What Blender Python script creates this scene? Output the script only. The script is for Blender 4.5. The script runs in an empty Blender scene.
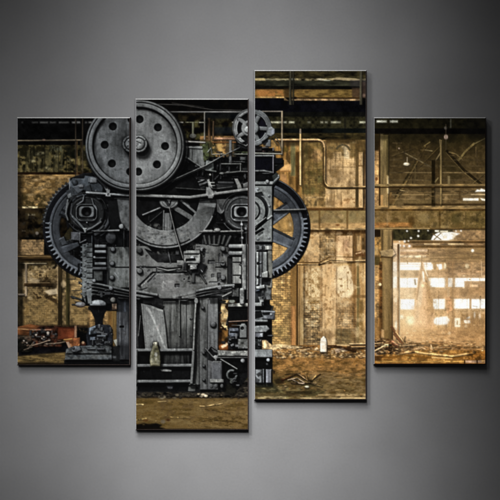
# Four-piece canvas print hung on a dark charcoal wall, lit by three clusters of unseen spot lamps from the upper left.
# The prints are flat ink on canvas: the ink of every panel is worked out here, in the panel's own
# coordinates, and laid on the canvas front as meshes of their own (one per thing pictured).
import math, random
import numpy as np
try:
    import bpy
except ImportError:
    bpy = None

U = 0.0027            # one unit of the layout (px of the photograph) in metres
S = 4                 # ink samples per unit while painting
T_CANVAS = 7.6        # how far a canvas stands off the wall, in units
D_CAM = 3.4           # camera distance to the wall

# ------------------------------------------------------------------ ink painter
def col(c):
    if isinstance(c, (int, float)): c = (c, c, c)
    return np.array(c, np.float32) / 255.0

def vnoise(h, w, cx, cy, rng):
    gh, gw = int(h / cy) + 3, int(w / cx) + 3
    g = rng.random((gh, gw), dtype=np.float32)
    y = np.arange(h, dtype=np.float32) / cy; x = np.arange(w, dtype=np.float32) / cx
    yi = y.astype(int); xi = x.astype(int)
    fy = (y - yi)[:, None]; fx = (x - xi)[None, :]
    fy = fy * fy * (3 - 2 * fy); fx = fx * fx * (3 - 2 * fx)
    a = g[yi][:, xi]; b = g[yi][:, xi + 1]; c = g[yi + 1][:, xi]; d = g[yi + 1][:, xi + 1]
    return (a * (1 - fx) + b * fx) * (1 - fy) + (c * (1 - fx) + d * fx) * fy

def fbm(h, w, cx, cy, rng, octs=4):
    o = np.zeros((h, w), np.float32); amp = 1.0; tot = 0.0
    for _ in range(octs):
        o += amp * vnoise(h, w, max(cx, 1.01), max(cy, 1.01), rng); tot += amp
        amp *= 0.6; cx /= 2.0; cy /= 2.0
        if cx < 1.5 and cy < 1.5: break
    o = o / tot - 0.5
    return o / (o.std() + 1e-6)          # unit deviation

def boxblur(a, r):
    r = int(r)
    if r < 1: return a
    for ax in (0, 1):
        p = np.concatenate([np.repeat(np.take(a, [0], ax), r + 1, ax), a, np.repeat(np.take(a, [-1], ax), r, ax)], ax)
        c = np.cumsum(p, ax, dtype=np.float64)
        n = a.shape[ax]
        hi = np.take(c, np.arange(2 * r + 1, 2 * r + 1 + n), ax); lo = np.take(c, np.arange(0, n), ax)
        a = ((hi - lo) / (2 * r + 1)).astype(np.float32)
    return a

def blur(a, r):
    r = r * S / 1.7
    return boxblur(boxblur(a, r), r)

class Layer:
    def __init__(s, h, w, fill, lab):
        s.A = np.empty((h, w, 3), np.float32); s.A[:] = col(fill)
        s.H = np.zeros((h, w), np.float32); s.M = np.zeros((h, w), np.float32)

class Pane:
    """One canvas: x0..x1, y0..y1 in units; L is the layer being painted."""
    def __init__(s, x0, y0, x1, y1, seed):
        s.b = (x0, y0, x1, y1)
        s.h, s.w = int(round((y1 - y0) * S)), int(round((x1 - x0) * S))
        s.X = (x0 + (np.arange(s.w, dtype=np.float32) + .5) / S)[None, :].repeat(s.h, 0)
        s.Y = (y0 + (np.arange(s.h, dtype=np.float32) + .5) / S)[:, None].repeat(s.w, 1)
        r = np.random.default_rng(seed)
        s.rng = r; s.rnd = random.Random(seed)
        f = lambda cx, cy, o=4: fbm(s.h, s.w, cx * S, cy * S, r, o)
        s.N = {'f': f(1.6, 1.6, 3), 'm': f(6, 6), 'l': f(26, 26), 'v': f(2, 22), 'h': f(13, 2.4), 'hh': f(6.5, 2.1), 'g': f(.6, .6, 2), 'b': f(3.2, 3.2, 3)}
        s.lab = np.zeros((s.h, s.w), np.int16); s.names = []
        s.bg = Layer(s.h, s.w, 10, None); s.bg.M[:] = 1
        s.fg = Layer(s.h, s.w, 12, None)
        s.L = s.bg; s.part = None; s.dx = s.dy = 0.0; s.z = 0.0
        s.grade = (.85, 1., 0.); s.bloom = 0.; s.fgain = 1.08; s.ftint = (.97, 1., 1.02)
        s.glow = np.zeros((s.h, s.w, 3), np.float32)
    def use(s, layer, part=None, dx=0., dy=0.):
        s.L = layer; s.dx, s.dy = dx, dy
        s.name(part)
    def name(s, part):
        s.part = part
        if part is not None and part not in s.names: s.names.append(part)
    def win(s, xa, ya, xb, yb, pad=1.5):
        x0, y0 = s.b[0], s.b[1]
        i0 = max(0, int((ya - pad - y0) * S)); i1 = min(s.h, int((yb + pad - y0) * S) + 1)
        j0 = max(0, int((xa - pad - x0) * S)); j1 = min(s.w, int((xb + pad - x0) * S) + 1)
        if i1 <= i0 or j1 <= j0: return None
        return (slice(i0, i1), slice(j0, j1))
    def put(s, sl, sd, c, z=None, dz=0., bev=1., var=.08, n='m', a=1., soft=0., prof='r', c2=None, grad=None, lab=True, mul=None):
        """lay ink where sd<0; z/dz/bev give the pictured relief used for its photographed shading"""
        L = s.L
        al = np.clip(.5 - sd * S / (1 + soft * S), 0, 1) * a
        cc = col(c)[None, None, :]
        if c2 is not None:
            t = np.clip(grad, 0, 1)[..., None]; cc = cc * (1 - t) + col(c2)[None, None, :] * t
        if mul is not None: cc = cc * mul[..., None]
        nz = s.N[n][sl] if n else 0.
        cc = cc * np.clip(1 + var * nz, .15, 2.2)[..., None] if n else np.broadcast_to(cc, sd.shape + (3,))
        L.A[sl] += (cc - L.A[sl]) * al[..., None]
        if L is s.fg and a > .6: L.M[sl] = np.maximum(L.M[sl], np.clip(.5 - sd * S / (1 + soft * S), 0, 1))
        if z is not None:
            t = np.clip(-sd / max(bev, .01), 0, 1)
            p = np.sqrt(np.clip(1 - (1 - t) ** 2, 0, 1)) if prof == 'r' else t
            L.H[sl] += (z + dz * p - L.H[sl]) * np.clip(.5 - sd * S, 0, 1)
        if s.part and lab and a > .6: s.lab[sl][al > .5 * a] = s.names.index(s.part) + 1
    # shapes ---------------------------------------------------------
    def R(s, xa, ya, xb, yb, c, r=0., ang=0., **k):
        xa += s.dx; xb += s.dx; ya += s.dy; yb += s.dy
        cx, cy, hw, hh = (xa + xb) / 2, (ya + yb) / 2, (xb - xa) / 2, (yb - ya) / 2
        m = math.hypot(hw, hh) if ang else 0
        sl = s.win(cx - max(hw, m), cy - max(hh, m), cx + max(hw, m), cy + max(hh, m), 1.5 + k.get('soft', 0))
        if sl is None: return
        x = s.X[sl] - cx; y = s.Y[sl] - cy
        if ang:
            q = math.radians(ang); x, y = x * math.cos(q) + y * math.sin(q), -x * math.sin(q) + y * math.cos(q)
        qx = np.abs(x) - hw + r; qy = np.abs(y) - hh + r
        sd = np.hypot(np.maximum(qx, 0), np.maximum(qy, 0)) + np.minimum(np.maximum(qx, qy), 0) - r
        s.gr(k, sl, xa, ya, xb, yb)
        s.put(sl, sd, c, **k)
    def gr(s, k, sl, xa, ya, xb, yb):
        g = k.pop('g', None)
        if g == 'x': k['grad'] = (s.X[sl] - xa) / (xb - xa)
        elif g == 'y': k['grad'] = (s.Y[sl] - ya) / (yb - ya)
        elif g == 'cx': k['grad'] = np.abs((s.X[sl] - xa) / (xb - xa) - .38) * 1.7
        elif g == 'cy': k['grad'] = np.abs((s.Y[sl] - ya) / (yb - ya) - .38) * 1.7
    def C(s, cx, cy, r, c, ry=None, **k):
        cx += s.dx; cy += s.dy; ry = ry or r
        sl = s.win(cx - r, cy - ry, cx + r, cy + ry, 1.5 + k.get('soft', 0))
        if sl is None: return
        x = s.X[sl] - cx; y = s.Y[sl] - cy
        sd = np.hypot(x, y) - r if ry == r else (np.hypot(x / r, y / ry) - 1) * min(r, ry)
        s.gr(k, sl, cx - r, cy - ry, cx + r, cy + ry)
        s.put(sl, sd, c, **k)
    def A(s, cx, cy, r0, r1, c, a0=0., a1=360., **k):
        """ring or arc; angles in degrees, clockwise from +x (y runs down)"""
        cx += s.dx; cy += s.dy
        sl = s.win(cx - r1, cy - r1, cx + r1, cy + r1)
        if sl is None: return
        x = s.X[sl] - cx; y = s.Y[sl] - cy; d = np.hypot(x, y)
        sd = np.maximum(d - r1, r0 - d)
        if a1 - a0 < 360:
            th = (np.degrees(np.arctan2(y, x)) - a0) % 360
            out = np.minimum(np.abs(th - (a1 - a0)), 360 - th) * math.pi / 180 * d
            sd = np.where(th <= a1 - a0, np.maximum(sd, -np.minimum(th, (a1 - a0) - th) * math.pi / 180 * d), np.maximum(sd, out))
        s.gr(k, sl, cx - r1, cy - r1, cx + r1, cy + r1)
        s.put(sl, sd, c, **k)
    def P(s, pts, c, **k):
        p = [(x + s.dx, y + s.dy) for x, y in pts]
        xs = [q[0] for q in p]; ys = [q[1] for q in p]
        sl = s.win(min(xs), min(ys), max(xs), max(ys), 1.5 + k.get('soft', 0))
        if sl is None: return
        x = s.X[sl]; y = s.Y[sl]; d = np.full(x.shape, 1e9, np.float32); ins = np.zeros(x.shape, bool)
        for (ax, ay), (bx, by) in zip(p, p[1:] + p[:1]):
            ex, ey = bx - ax, by - ay; wx, wy = x - ax, y - ay
            t = np.clip((wx * ex + wy * ey) / (ex * ex + ey * ey + 1e-9), 0, 1)
            d = np.minimum(d, (wx - ex * t) ** 2 + (wy - ey * t) ** 2)
            c1 = (ay <= y) != (by <= y)
            ins ^= c1 & (x < ax + (y - ay) * ex / (ey if ey else 1e-9))
        sd = np.sqrt(d); sd = np.where(ins, -sd, sd)
        s.gr(k, sl, min(xs), min(ys), max(xs), max(ys))
        s.put(sl, sd, c, **k)
    def K(s, pts, w, c, **k):
        """polyline of round section, w wide"""
        p = [(x + s.dx, y + s.dy) for x, y in pts]
        xs = [q[0] for q in p]; ys = [q[1] for q in p]
        sl = s.win(min(xs) - w, min(ys) - w, max(xs) + w, max(ys) + w)
        if sl is None: return
        x = s.X[sl]; y = s.Y[sl]; d = np.full(x.shape, 1e9, np.float32)
        for (ax, ay), (bx, by) in zip(p, p[1:]):
            ex, ey = bx - ax, by - ay; wx, wy = x - ax, y - ay
            t = np.clip((wx * ex + wy * ey) / (ex * ex + ey * ey + 1e-9), 0, 1)
            d = np.minimum(d, np.hypot(wx - ex * t, wy - ey * t))
        k.setdefault('bev', w / 2)
        s.gr(k, sl, min(xs), min(ys), max(xs), max(ys))
        s.put(sl, d - w / 2, c, **k)
    # textures -------------------------------------------------------
    def tint(s, xa, ya, xb, yb, c, a=.5, n='m', lo=-.3, hi=1.2, soft=3., inv=False):
        """blotches of another ink inside a soft box, following a noise"""
        xa += s.dx; xb += s.dx; ya += s.dy; yb += s.dy
        sl = s.win(xa, ya, xb, yb, soft)
        if sl is None: return
        x = s.X[sl]; y = s.Y[sl]
        e = np.clip(np.minimum(np.minimum(x - xa, xb - x), np.minimum(y - ya, yb - y)) / soft + .5, 0, 1)
        t = np.clip(((-1 if inv else 1) * s.N[n][sl] - lo) / (hi - lo), 0, 1)
        s.L.A[sl] += (col(c) - s.L.A[sl]) * (e * t * a)[..., None]
    def bricks(s, xa, ya, xb, yb, w=5., h=2.1, a=.22, mort=.3, soft=2.):
        sl = s.win(xa, ya, xb, yb, soft)
        if sl is None: return
        x = s.X[sl] + .25 * s.N['m'][sl]; y = s.Y[sl] + .22 * s.N['m'][sl]
        row = np.floor(y / h); fx = (x / w + .5 * (row % 2)) ; fy = y / h - row; ci = np.floor(fx); fx = fx - ci
        hsh = np.modf(np.abs(np.sin(row * 12.9898 + ci * 78.233) * 43758.5))[0].astype(np.float32)
        e = np.clip(np.minimum(np.minimum(s.X[sl] - xa, xb - s.X[sl]), np.minimum(s.Y[sl] - ya, yb - s.Y[sl])) / soft + .5, 0, 1)
        m = np.clip(1 - np.minimum(np.minimum(fy, 1 - fy) * h, np.minimum(fx, 1 - fx) * w) / .42, 0, 1)
        f = 1 + e * a * (hsh - .5) * 2 - e * mort * m
        s.L.A[sl] *= f[..., None]
    def clutter(s, xa, ya, xb, yb, n, tones, size=(1.5, 6), z=3., flat=2.0, bolts=.3):
        """small plates, bars and bolt heads of the pictured machinery"""
        r = s.rnd
        for _ in range(n):
            x, y = r.uniform(xa, xb), r.uniform(ya, yb); t = r.uniform(*tones)
            if r.random() < bolts:
                s.bolt(x, y, r.uniform(.7, 1.3), t * 1.15)
            else:
                w = r.uniform(*size); h = r.uniform(*size) / flat
                if r.random() < .35: w, h = h, w
                s.R(x - w / 2, y - h / 2, x + w / 2, y + h / 2, (t, t, t * 1.01), r=.3, ang=r.choice([0, 0, 0, r.uniform(-40, 40)]), z=z + r.uniform(0, 3), dz=r.uniform(.5, 1.4), bev=.7, var=.15)
    def rubble(s, xa, ya, xb, yb, n, cols, sz=(.4, 1.6)):
        """broken brick and stones: each with a lit top and a dark foot"""
        r = s.rnd
        for _ in range(n):
            x, y = r.uniform(xa, xb), r.uniform(ya, yb); q = r.uniform(*sz) * (.6 + .6 * (y - ya) / max(yb - ya, 1)); cc = r.choice(cols); f = r.uniform(.7, 1.15)
            cc = tuple(min(255, v * f) for v in cc); w = q * r.uniform(.8, 2.0); h = q * r.uniform(.45, .8); dk = tuple(v * .3 for v in cc)
            s.C(x + .3 * q, y + .5 * q, w * 1.1, dk, ry=h, a=.6, soft=.5, var=0, n=None, lab=False)
            t = r.uniform(0, 6.28); P = [(x + w * math.cos(t + k * 1.257) * r.uniform(.7, 1.1), y + h * math.sin(t + k * 1.257) * r.uniform(.7, 1.1)) for k in range(5)]
            s.P(P, cc, a=.9, soft=.3, var=.2, n='b', lab=False); s.C(x - .2 * w, y - .35 * h, w * .5, tuple(min(255, v * 1.35) for v in cc), ry=h * .4, a=.5, soft=.4, var=0, n=None, lab=False)
    def wear(s, xa, ya, xb, yb, n):
        """chips, drips and scuffs on the machine"""
        r = s.rnd
        for _ in range(n):
            x, y = r.uniform(xa, xb), r.uniform(ya, yb); sl = s.win(x, y, x, y, 0)
            if sl is None: continue
            m = float(s.L.A[sl].mean()) * 255; k = r.random()
            if k < .35: s.K([(x, y), (x + r.uniform(-.4, .4), y + r.uniform(2, 8))], r.uniform(.3, .8), (m * .5,) * 3, a=.4, var=0, n=None, lab=False)
            elif k < .7: s.C(x, y, r.uniform(.3, .9), (min(200, m * 1.55),) * 3, ry=r.uniform(.2, .6), a=.5, soft=.3, var=0, n=None, lab=False)
            else: s.C(x, y, r.uniform(.4, 1.8), (m * .55, m * .53, m * .5), ry=r.uniform(.3, 1.3), a=.45, soft=.6, var=0, n=None, lab=False)
    def mull(s, xa, ya, xb, yb, step=2.6, c=(206, 172, 128)):
        x = xa + step * .5
        while x < xb:
            s.R(x - .25, ya, x + .25, yb, c, a=s.rnd.uniform(.12, .45), var=.1, lab=False); x += step * s.rnd.uniform(.8, 1.25)
        s.R(xa, (ya + yb) / 2 - .2, xb, (ya + yb) / 2 + .25, c, a=.4, var=.2, n='b', lab=False)
    def murk(s, xa, ya, xb, yb, n, tones=(16, 46), size=(2, 12)):
        r = s.rnd
        for _ in range(n):
            x, y = r.uniform(xa, xb), r.uniform(ya, yb); t = r.uniform(*tones); k = r.random()
            if k < .45:
                L = r.uniform(*size); q = r.choice([0, 0, 1.57, 1.57, r.uniform(0, 3.14)]); dx, dy = L / 2 * math.cos(q), L / 2 * math.sin(q)
                s.K([(x - dx, y - dy), (x + dx, y + dy)], r.uniform(.6, 2.2), (t, t, t), z=2 + r.random() * 2, dz=.8, var=.2, a=.85)
            elif k < .8:
                w, h = r.uniform(*size) * .6, r.uniform(*size) * .4
                s.R(x - w / 2, y - h / 2, x + w / 2, y + h / 2, (t * .8,) * 3, r=.4, z=1.5 + r.random() * 2, dz=.8, bev=.8, var=.25, n='b', a=.85)
            else: s.C(x, y, r.uniform(.6, 1.6), (t * 1.3,) * 3, z=3, dz=.9, bev=1.2, a=.85)
    def bolt(s, x, y, r, t, z=None):
        sl = s.win(x + s.dx - r, y + s.dy - r, x + s.dx + r, y + s.dy + r, 0)
        z0 = float(np.median(s.L.H[sl])) if sl is not None and s.L.H[sl].size else 2.
        s.C(x + .25, y + .45, r * 1.35, 18, a=.65, soft=.5, lab=False)
        s.C(x, y, r, (t * .85,) * 3, z=(z if z is not None else z0), dz=r * .8, bev=r, var=.05)
        s.C(x - r * .3, y - r * .35, r * .38, min(255, t * 1.5), a=.4, soft=.4, lab=False)
    def speck(s, xa, ya, xb, yb, n, c, sz=(.4, 1.2), asp=1.8, a=.9):
        r = s.rnd
        for _ in range(n):
            x, y = r.uniform(xa, xb), r.uniform(ya, yb); q = r.uniform(*sz); f = r.uniform(.65, 1.2)
            cc = tuple(min(255, v * f) for v in c)
            s.C(x, y, q * r.uniform(1, asp), cc, ry=q * r.uniform(.45, .8), a=a * r.uniform(.5, 1), soft=.35, var=0, n=None)
    # ----------------------------------------------------------------
    def shade(s, L, kd=1.0, ao=1.0, sh=.75, spec=.25, cast=3):
        H = boxblur(L.H, 1)
        gy, gx = np.gradient(H); gx *= S * .8; gy *= S * .8
        inv = 1 / np.sqrt(1 + gx * gx + gy * gy)
        l = np.array([-.38, -.62, .69]); l /= np.linalg.norm(l)
        nl = (-gx * l[0] - gy * l[1] + l[2]) * inv
        f = np.clip(1 + kd * (np.clip(nl, 0, 1) / l[2] - 1), .12, 1.75)
        occ = np.ones_like(H)
        for r, k in ((.9, .20), (2.5, .17), (7., .13)):
            occ *= 1 - ao * np.clip((blur(L.H, r) - L.H) * k, 0, .62)
        sd = np.zeros_like(H)
        for i in range(1, cast + 4):
            d = i * .8; oy, ox = int(round(d * .85 * S)), int(round(d * .5 * S))
            q = np.zeros_like(H); q[oy:, ox:] = L.H[:-oy, :-ox]
            sd = np.maximum(sd, np.clip(q - L.H - d * .9, 0, 1.))
        sd = blur(sd, .5)
        f = f * occ * (1 - sh * sd)
        hv = np.array([-.2, -.38, .9]); hv /= np.linalg.norm(hv)
        sp = np.clip((-gx * hv[0] - gy * hv[1] + hv[2]) * inv, 0, 1) ** 26
        flat = hv[2] ** 26
        o = L.A * f[..., None] + (spec * np.clip(sp - flat, 0, 1) * occ * (1 - sd) * np.clip(L.A.mean(2) * 2.2, 0, 1))[..., None]
        return o
    def finish(s):
        a = s.shade(s.bg, kd=.42, ao=.45, sh=.3, spec=.03)
        sat, gain, lift = s.grade
        y = a @ np.array([.35, .5, .15], np.float32)
        a = (y[..., None] + (a - y[..., None]) * sat) * gain + lift
        s.fg.A *= np.clip(1 + .025 * s.N['b'] + .04 * s.N['v'] + .06 * s.N['l'] + .03 * s.N['f'], .4, 1.7)[..., None]
        b = s.shade(s.fg, kd=.8, ao=.9, sh=.7, spec=.12) * s.fgain
        b = np.where(b > .36, .36 + (b - .36) * .6, b) * np.array(s.ftint, np.float32) + .022 * np.array([1., 1., 1.05], np.float32)
        m = boxblur(s.fg.M, 1)[..., None]
        o = a * (1 - m) + b * m
        o = o + s.glow * (1 - o)
        hot = np.clip(o.mean(2) - .72, 0, 1) * s.bloom
        for r in (2., 6., 14.): o = o + (1 - np.clip(o, 0, 1)) * (blur(hot, r) * .75)[..., None] * np.array([1., .86, .64], np.float32)
        # lens: a trace of local contrast and film grain
        lum = o.mean(2); o = o * (1 + .06 * np.clip((lum - blur(lum, 2.5)) * 2.2, -.8, .8))[..., None]
        o = np.stack([boxblur(np.ascontiguousarray(o[..., k]), 1) for k in range(3)], -1)
        o = o * (1 + .03 * s.N['g'] + .02 * s.N['f'])[..., None] + .003 * s.N['g'][..., None]
        return np.clip(o, .004, 1)

def sub(r, a, b): return a + (b - a) * r

PANES = {}
WALLP, FLOORP, PRESS, WHEEL, GEAR = 'printed_factory_wall', 'printed_factory_floor', 'printed_press', 'printed_flywheel', 'printed_gear_wheel'

def flywheel(p, cx, cy, tone, warm):
    g = lambda t: (t, t * (1.0 + warm * .012), t * (1 + warm * -.012))
    p.name(WHEEL)
    p.C(cx + 1.5, cy + 2.5, 47.5, 6, z=8, a=.75, soft=2.5, lab=False)
    p.C(cx, cy, 45.6, g(tone * .86), z=10, dz=4, bev=3.0, var=.06, c2=g(tone * 1.32), g='y')
    p.A(cx, cy, 42.6, 43.5, g(tone * .36), z=12.2, var=.15)
    p.A(cx, cy, 38.4, 42.6, g(tone * .98), z=13, dz=1.4, bev=1.6, var=.08, c2=g(tone * 1.36), g='y')
    p.C(cx, cy, 38.4, 12, z=9, var=.1)
    p.C(cx + .3, cy + .9, 37.5, g(tone * .90), z=9.2, dz=.7, bev=1.5, var=.07, n='b', c2=g(tone * 1.14), g='y')
    sl = p.win(cx + p.dx - 38, cy + p.dy - 38, cx + p.dx + 38, cy + p.dy + 38)
    x = p.X[sl] - cx - p.dx; y = p.Y[sl] - cy - p.dy; d = np.hypot(x, y)
    # the rim's cast shadow on the pictured disc, as the photographed machine shows it
    dark = np.clip((np.hypot(x + 1.0, y + 2.2) - 32.5) / 6.5, 0, 1) * np.clip((38.4 - d) / 1, 0, 1) * np.clip((-y - .4 * x + 22) / 40, 0, 1)
    p.L.A[sl] *= (1 - .86 * dark)[..., None]
    p.L.A[sl] *= np.where(d < 38, 1 + .07 * p.N['l'][sl] + .05 * p.N['v'][sl], 1)[..., None]
    p.tint(cx - 28, cy + 4, cx + 33, cy + 34, g(tone * 1.3), .3, 'l')
    p.tint(cx - 30, cy - 30, cx + 30, cy + 30, g(tone * .6), .22, 'b', .5, 1.9)
    for k in range(8):
        a = math.radians(k * 45 - 43.5); hx, hy = cx + 26.2 * math.cos(a), cy + 26.2 * math.sin(a)
        p.C(hx, hy + .6, 5.6, g(tone * 1.36), a=.38, soft=1.6, lab=False)
        p.C(hx, hy, 3.9, g(tone * .5), z=8.4, var=.05); p.C(hx + .25, hy + .3, 3.5, 7, z=7, var=.02, n='m', soft=.35)
        p.C(hx + .6, hy + 1.2, 1.6, 26, a=.5, soft=1.4, lab=False)
    p.C(cx + 3.5, cy + 5.0, 9.6, 7, a=.85, soft=3.5, lab=False)
    p.C(cx, cy - 1.5, 8.6, g(tone * 1.15), z=13, dz=2.2, bev=1.4)
    p.A(cx, cy - 1.5, 5.6, 6.5, g(tone * .42), z=14)
    p.C(cx - .2, cy - 1.7, 5.4, g(tone * 1.2), z=15, dz=1.4, bev=2.2, var=.15, n='b')
    p.R(cx - 2.8, cy - 3.4, cx + 2.6, cy - 2.9, g(tone * .8), z=15, ang=24); p.C(cx + 1.2, cy - .2, 1.7, g(tone * 1.45), z=16, dz=1, bev=1.4)
    p.C(cx - 3, cy + .7, .7, g(tone * .7), z=15)
    for k in range(6): p.bolt(cx + 7.4 * math.cos(k * 1.047 + .4), cy - 1.5 + 7.4 * math.sin(k * 1.047 + .4), .8, tone * 1.2)

def gear(p, cx, cy, tone, a_teeth, ink, spokes, wins):
    """big gear: dark far rim, pale toothed near rim, wide spokes"""
    p.name(GEAR)
    b = lambda t: (t * .96, t * .99, t * 1.04)
    p.A(cx, cy, 35.5, 52.6, (11, 11, 13), z=2, dz=1, bev=1.5)
    p.A(cx, cy, 35.5, 43.2, b(tone * .44), z=4, dz=1.6, bev=2.2, c2=b(tone * .64), g='y')
    a0, a1 = a_teeth
    p.A(cx, cy, 43.2, 46.4, b(tone * .72), z=5, dz=1.2, bev=1.4)
    p.A(cx, cy, 51.2, 52.7, b(tone * .8), a1 % 360 if a0 < 180 else 0, (a0 + 360 if a0 < 180 else 0), z=4, dz=1, bev=.8)
    n = 66
    for k in range(n):
        q = k * 360 / n; qq = (q - a0) % 360
        if qq > (a1 - a0): continue
        r = math.radians(q); e = math.radians(1.35); e2 = math.radians(.85)
        P = [(cx + R * math.cos(r + d), cy + R * math.sin(r + d)) for R, d in ((45.2, -e * 1.4), (50.3, -e2), (50.3, e2), (45.2, e * 1.4))]
        t = tone * p.rnd.uniform(1.25, 1.5)
        p.P(P, b(t), z=6, dz=1.2, bev=.7, var=.1)
    p.A(cx, cy, 43.8, 46.2, b(tone * 1.12), a0, a1, z=6, dz=.8, bev=.9, var=.12)
    for q, w, t in spokes:
        r = math.radians(q); u = (math.cos(r), math.sin(r)); v = (-u[1], u[0])
        P = [(cx + u[0] * R + v[0] * d, cy + u[1] * R + v[1] * d) for R, d in ((8, -w * .62), (38, -w * .5), (38, w * .5), (8, w * .62))]
        p.P(P, b(t), z=4, dz=1.5, bev=1.5, var=.1)
        P = [(cx + u[0] * R + v[0] * d, cy + u[1] * R + v[1] * d) for R, d in ((8, -w * .62), (38, -w * .5), (38, -w * .28), (8, -w * .36))]
        p.P(P, b(t * .45), z=4, dz=.6, bev=.8)
        P = [(cx + u[0] * R + v[0] * d, cy + u[1] * R + v[1] * d) for R, d in ((8, w * .36), (38, w * .3), (38, w * .5), (8, w * .62))]
        p.P(P, b(t * 1.35), z=5, dz=.8, bev=.7)

def eye(p, cx, cy, t):
    """square-shouldered shaft end with its bored hole"""
    b = lambda q: (q, q * 1.01, q)
    p.C(cx, cy + 1, 17.5, b(t * .30), z=4, dz=2, bev=2)
    for r0, r1, f in ((19.5, 21, .5), (14.6, 16.2, .62)):
        p.A(cx, cy + 1, r0, r1, b(t * f), 20, 150, z=6, dz=1, bev=.8)
        p.A(cx, cy + 1, r0, r1, b(t * f * .6), 190, 350, z=6, dz=1, bev=.8)
    p.R(cx - 11, cy - 8, cx + 10.6, cy + 9.4, b(t * .95), r=5.5, z=8, dz=1.4, bev=.9)
    p.R(cx - 9.8, cy - 7, cx + 9.5, cy + 8.2, 14, r=4.8, z=7, dz=0)
    p.R(cx - 7.8, cy - 5.6, cx + 7.6, cy + 5.6, b(t * .92), r=3.2, z=10, dz=1.6, bev=1.4, c2=b(t * 1.12), g='x', var=.12)
    p.A(cx, cy, 4.2, 5.2, b(t * .5), z=10); p.C(cx, cy, 4.4, 7, z=6, var=0); p.C(cx + .3, cy + 1.6, 1.5, 45, a=.6, soft=1)
    p.K([(cx - 8, cy + 7.3), (cx + 7, cy + 7.3)], .9, b(t * .9), z=8, dz=.6)

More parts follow.
